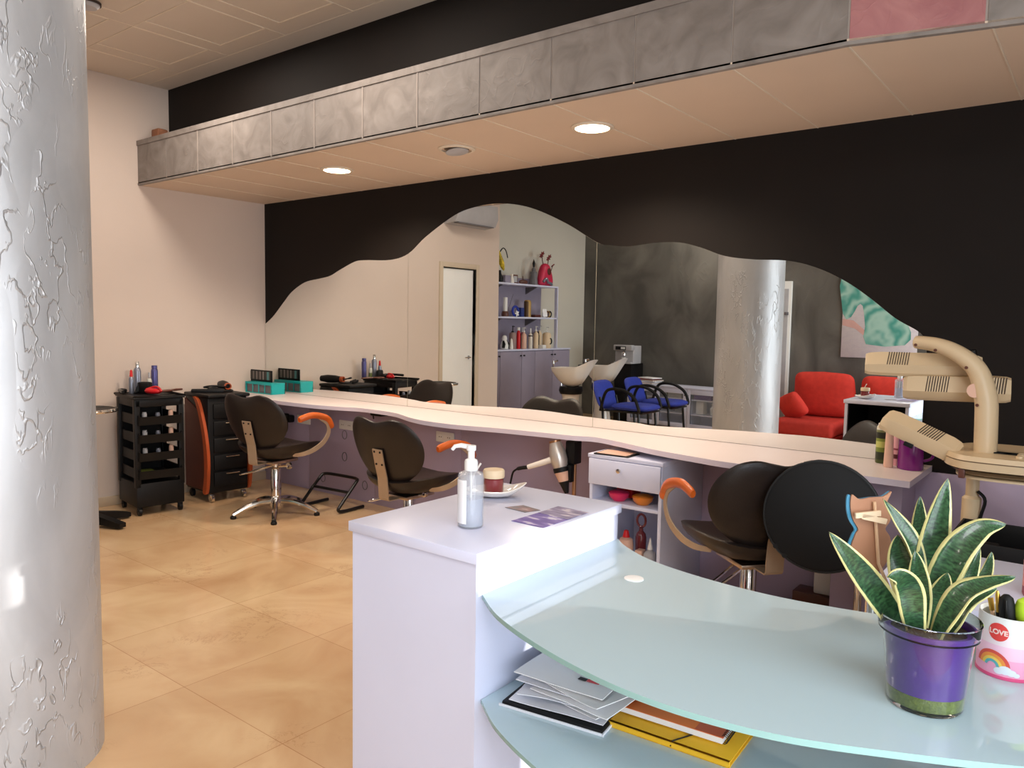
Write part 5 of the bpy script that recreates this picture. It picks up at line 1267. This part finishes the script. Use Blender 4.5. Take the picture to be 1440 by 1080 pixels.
# coffee machine on a white stand
tag(B().box(.06, .34, -6.2, -5.85, 0, .84, .004).build('machine_stand', 'blackp'), 'tall black stand under the coffee machine by the stucco wall', 'stand')
t = thing('coffee_machine', 'grey coffee machine on a tall black stand against the stucco wall', 'coffee machine', (.24, -5.95, .8405))
B().box(-.15, .15, -.1, .14, 0, .26, .012).box(-.15, .15, .1, .2, .19, .27, .012).box(-.14, .14, .1, .19, .0, .025, .004).build('body', 'ltgrey', t)
B().box(-.11, .06, .2, .206, .2, .25, .002).build('panel', 'blackp', t); B().box(-.02, .05, .2, .207, .21, .24, .001).build('display', 'whitep', t)
B().lathe([(0, .1), (.03, .11), (.034, .15), (.02, .18), (0, .19)], (0, .15, 0), 14).build('brew_head', 'chrome', t); B().lathe([(0, .026), (.026, .026), (.032, .09), (.028, .09), (.02, .034), (0, .034)], (.0, .145, 0), 14).build('drip_cup', 'whitep', t)
# glass door cabinet
t = thing('display_cabinet', 'low white glass-door cabinet along the dark stucco wall', 'cabinet', (.36, -5.72, 0), math.radians(6))
n_d, wd, H = 4, .485, .575
b = B(); L_ = n_d * wd
b.box(0, L_, -.36, -.345, .04, H - .025)
for k in range(n_d + 1): b.box(max(0, k * wd - .01), min(L_, k * wd + .01), -.345, -.02, .02, H - .025)
b.box(0, L_, -.345, -.02, .02, .045); b.build('carcass', 'white', t, smooth=False)
B().box(-.01, L_ + .01, -.365, .01, H - .025, H, .003).build('top_board', 'white', t)
for z in (.2, .4): B().box(.01, L_ - .01, -.344, -.04, z, z + .014).build('shelf', 'white', t)
for k in range(n_d):
    x0, x1 = k * wd + .002, (k + 1) * wd - .002; s_ = .055
    d = B().box(x0, x0 + s_, -.018, 0, .03, H - .028, .001).box(x1 - s_, x1, -.018, 0, .03, H - .028, .001).box(x0 + s_, x1 - s_, -.018, 0, H - .09, H - .028, .001).box(x0 + s_, x1 - s_, -.018, 0, .03, .085, .001).build('door', 'white', t)
    B().box(x0 + s_, x1 - s_, -.012, -.008, .085, H - .09).build('pane', 'pane', d)
    xk = x1 - .025 if k % 2 else x0 + .025
    B().lathe([(0, 0), (.006, 0), (.01, .01), (.008, .018), (0, .019)], (x1 - .025 if k % 2 == 1 else x0 + .025, 0, H - .11), 10, 0, RX(-PI / 2)).build('knob', 'chrome', d)
mtw = TR(.36, -5.72, 0) @ RZ(math.radians(6))
def incab(name, label, cat, x, z, shape, mt, grp='things inside the glass-door cabinet'):
    b = B(); shape(b); o = b.build(name, mt); o.matrix_world = mtw @ TR(x, -.17, z); return tag(o, label, cat, grp)
bxs = lambda w_, h_, d_=.1: (lambda b: b.box(-w_ / 2, w_ / 2, -d_ / 2, d_ / 2, 0, h_, .004))
incab('storage_basket', 'pale basket on the upper shelf behind the second cabinet door', 'basket', .74, .4145, bxs(.22, .1, .2), 'ltgrey')
incab('dark_box', 'dark box beside the pale basket on the cabinet shelf', 'box', .60, .4145, bxs(.05, .12), 'matte')
incab('purple_box', 'deep purple box behind the third cabinet door', 'box', 1.16, .4145, bxs(.26, .1, .18), 'purple')
incab('white_carton', 'white carton on the middle shelf behind the third door', 'box', 1.10, .2145, bxs(.11, .17), 'whitep')
incab('white_spray', 'white pump bottle standing behind the third door', 'bottle', 1.27, .2145, lambda b: b.lathe([(0, 0), (.035, 0), (.035, .09), (.014, .11), (.014, .13), (.022, .135), (.018, .155), (0, .155)], n=14), 'whitep')
incab('yellow_bottle', 'olive yellow bottle behind the second door', 'bottle', .84, .2145, lambda b: b.lathe([(0, 0), (.035, 0), (.035, .15), (.02, .17), (0, .17)], n=14), mat('olive_plastic', (150, 140, 40), .4))
incab('red_card_box', 'dark red carton behind the second door', 'box', .93, .2145, bxs(.05, .15), 'dkred')
incab('silver_tin', 'silver tin behind the second door', 'tin', .62, .2145, bxs(.07, .14), 'silverb')
incab('folded_towels', 'folded pale towels behind the first door', 'towels', .22, .2145, lambda b: b.box(-.1, .1, -.1, .1, 0, .04, .015).box(-.1, .1, -.1, .1, .042, .08, .015), 'ltgrey')
incab('brown_book', 'brown book behind the first door', 'book', .35, .2145, bxs(.04, .16, .14), 'brownb')
# magazines on the cabinet
zz = H
for k, (w_, l_, th, rz, mt, lb) in enumerate(((.3, .22, .02, 5, 'mag', 'bottom magazine of the pile on the glass-door cabinet'), (.28, .21, .016, -8, 'paper2', 'pale magazine second from the bottom of the pile'), (.29, .21, .018, 12, 'mag', 'third magazine up in the pile on the cabinet'), (.27, .2, .014, -4, 'winered', 'wine red magazine near the top of the pile'), (.28, .2, .014, 9, 'paper', 'white magazine on top of the pile'))):
    o = B().box(-w_ / 2, w_ / 2, -l_ / 2, l_ / 2, 0, th, .002).build('magazine', mt); o.matrix_world = mtw @ TR(.24 + .02 * (k % 3), -.17, zz + .0006) @ RZ(math.radians(rz)); zz += th + .0008
    tag(o, lb, 'magazine', 'magazines on the glass-door cabinet')
o = tag(B().lathe([(0, 0), (.05, 0), (.055, .012), (0, .016)], n=18).build('small_dish', 'beigeb'), 'small blush dish on the glass-door cabinet beside the column', 'dish'); o.matrix_world = mtw @ TR(1.36, -.15, H + .0005)
# white shutter panel on the back wall
t = thing('shutter_panel', 'tall narrow white panel with a latch against the stucco wall', 'panel', (2.39, YBK, 0))
B().box(-.12, .075, .001, .05, .02, 2.0, .006).build('panel', 'doorw', t); B().box(-.1, .04, .05, .056, .12, 1.9, .003).build('inset', 'ltgrey', t)
B().box(.0, .05, .05, .075, 1.56, 1.60, .006).lathe([(0, 0), (.018, 0), (.016, .03), (0, .034)], (.025, .07, 1.58), 12, 0, RX(-PI / 2)).build('latch', 'grey', t)
# sofa modules, cushions
def cushion(name, label, cx, cy, cz, w_, h_, th, rot, mt, cat='cushion', grp='red cushions on the sofas'):
    out = []
    for k in range(40):
        q = 2 * PI * k / 40
        x = math.copysign(abs(math.cos(q)) ** .26, math.cos(q)); y = math.copysign(abs(math.sin(q)) ** .26, math.sin(q))
        pin = 1 - .05 * (1 - abs(abs(x) - abs(y)))
        out.append((w_ / 2 * x * pin, h_ / 2 * y * pin))
    o = B().pillow(out, lambda x, z, h: (x, th / 2 * h, z), p=2.6).build(name, mt)
    o.location = (cx, cy, cz); o.rotation_euler = rot
    return tag(o, label, cat, grp)
for k, (x0, x1, lb) in enumerate(((2.62, 3.33, 'low red sofa seat beside the white shutter panel'), (3.46, 4.16, 'low red sofa seat under the green picture'))):
    t = thing('low_sofa', lb, 'sofa', ((x0 + x1) / 2, -5.58, 0), 0, 'low red sofas on the back wall')
    w_ = x1 - x0
    B().box(-w_ / 2, w_ / 2, -.45, .40, .13, .31, .05, seg=4).build('seat', 'redd', t)
    B().box(-w_ / 2 + .03, w_ / 2 - .03, -.44, .37, .04, .13, .01).build('base', 'redd', t)
    B().box(-w_ / 2, w_ / 2, -.6, -.45, .05, .62, .04, seg=3).build('backrest', 'redd', t)
    for sx_ in (-1, 1):
        for sy_ in (-.38, .3): B().lathe([(0, 0), (.02, 0), (.025, .045), (0, .045)], (sx_ * (w_ / 2 - .08), sy_, 0), 12).build('leg', 'blackp', t)
cushion('back_cushion', 'big red back cushion on the sofa beside the shutter panel', 3.04, -5.84, .59, .73, .57, .22, (math.radians(-12), 0, 0), 'red')
cushion('back_cushion', 'big red back cushion on the sofa under the picture', 3.80, -5.84, .58, .70, .55, .22, (math.radians(-14), math.radians(3), 0), 'red')
cushion('throw_pillow', 'small red pillow slumped at the end of the sofa beside the shutter panel', 2.76, -5.52, .445, .36, .33, .16, (math.radians(-28), math.radians(-24), math.radians(30)), 'red')
# picture
t = thing('wall_picture', 'unframed picture of green drapery on a pale ground on the stucco wall', 'picture', (3.53, YBK, 1.66))
B().box(-.43, .43, .001, .02, -.62, .62, .002).build('panel', 'art', t)
dp = [(-.43, .62), (-.43, -.08), (-.33, -.12), (-.26, .02), (-.2, .02), (-.16, -.24), (-.14, -.46), (.3, -.46), (.36, -.3), (.28, -.16), (.2, -.14), (.2, .05), (.3, .14), (.32, .62)]
B().prism([(p.x, p.y) for p in cr([(x, z, 0) for x, z in dp], 2, True)], lambda p: (p[0] * .99, .0202, p[1] * .98), lambda p: (p[0] * .99, .022, p[1] * .98)).build('painted_drapery', 'drape', t, smooth=False)
B().prism([(-.43, -.14), (-.3, -.16), (-.16, -.28), (-.15, -.36), (-.28, -.26), (-.43, -.22)], lambda p: (p[0] * .99, .0202, p[1]), lambda p: (p[0] * .99, .0214, p[1])).prism([(.21, -.13), (.3, -.05), (.4, .06), (.43, .02), (.36, -.12), (.26, -.2)], lambda p: (p[0] * .99, .0202, p[1]), lambda p: (p[0] * .99, .0214, p[1])).build('painted_arm', 'skin', t, smooth=False)

# ------------------------------------------------------------------ camera
cam = bpy.data.cameras.new('camera'); co = bpy.data.objects.new('camera', cam); COL.objects.link(co)
cam.sensor_width = 36; cam.sensor_fit = 'HORIZONTAL'; cam.lens = 1082.07 / 1440 * 36; cam.clip_start = .02
Rm = Matrix(((.7872, .6165, .0164), (-.0618, .0524, .9967), (-.6136, .7856, -.0793)))
rt, up, fw = Rm[0].normalized(), Rm[1].normalized(), Rm[2].normalized()
mw = Matrix(((rt.x, up.x, -fw.x, CAMP.x), (rt.y, up.y, -fw.y, CAMP.y), (rt.z, up.z, -fw.z, CAMP.z), (0, 0, 0, 1)))
co.matrix_world = mw
sc.camera = co

# ------------------------------------------------------------------ light
def area(name, loc, d, sx, sy, w_, c):
    l = bpy.data.lights.new(name, 'AREA'); l.shape = 'RECTANGLE'; l.size = sx; l.size_y = sy; l.energy = w_; l.color = c
    o = bpy.data.objects.new(name, l); COL.objects.link(o); o.location = loc
    o.rotation_euler = Vector(d).to_track_quat('-Z', 'Y').to_euler(); return o
def spot(name, loc, w_, c, ang=120, size=.06):
    l = bpy.data.lights.new(name, 'SPOT'); l.energy = w_; l.color = c; l.spot_size = math.radians(ang); l.spot_blend = .6; l.shadow_soft_size = size
    o = bpy.data.objects.new(name, l); COL.objects.link(o); o.location = loc; return o
COOL = (.86, .93, 1.); WARM = (1., .82, .64)
area('window_daylight', (XR - .03, (W0 + W1) / 2, 1.25), (-1, 0, -.04), 3.2, 2.0, 135, COOL)
for x, y in ((1.754, -.647), (3.70, -.639)): spot('downlight', (x, y, HS - .03), 75, WARM, 150)
for x, y in ((1.2, -1.55), (2.6, -1.65), (1.2, -5.6), (4.4, -5.65)): area('ceiling_fill', (x, y, HC - .02), (0, 0, -1), .5, .5, 20, (1., .88, .77))  # unseen warm fill added under the ceiling to lift the whole room
area('ceiling_fill', (6.1, -4.3, HC - .02), (0, 0, -1), .8, .8, 34, (.95, .97, 1.))  # cool fill added to brighten the desk front, glass and papers
sl = bpy.data.lights.new('sun', 'SUN'); sl.energy = 4.5; sl.angle = math.radians(.6); sl.color = (1., .97, .92)
so = bpy.data.objects.new('sun', sl); COL.objects.link(so)
so.rotation_euler = Vector((-math.cos(math.radians(20)), -math.sin(math.radians(20)), -math.tan(math.radians(8)))).to_track_quat('-Z', 'Y').to_euler()
w = bpy.data.worlds.new('daylight'); sc.world = w; w.use_nodes = True
w.node_tree.nodes['Background'].inputs[0].default_value = (.8, .9, 1, 1); w.node_tree.nodes['Background'].inputs[1].default_value = .3
sc.view_settings.view_transform = 'Standard'; sc.view_settings.look = 'None'; sc.view_settings.gamma = 1; sc.view_settings.exposure = 0.0
sc.view_settings.use_curve_mapping = False
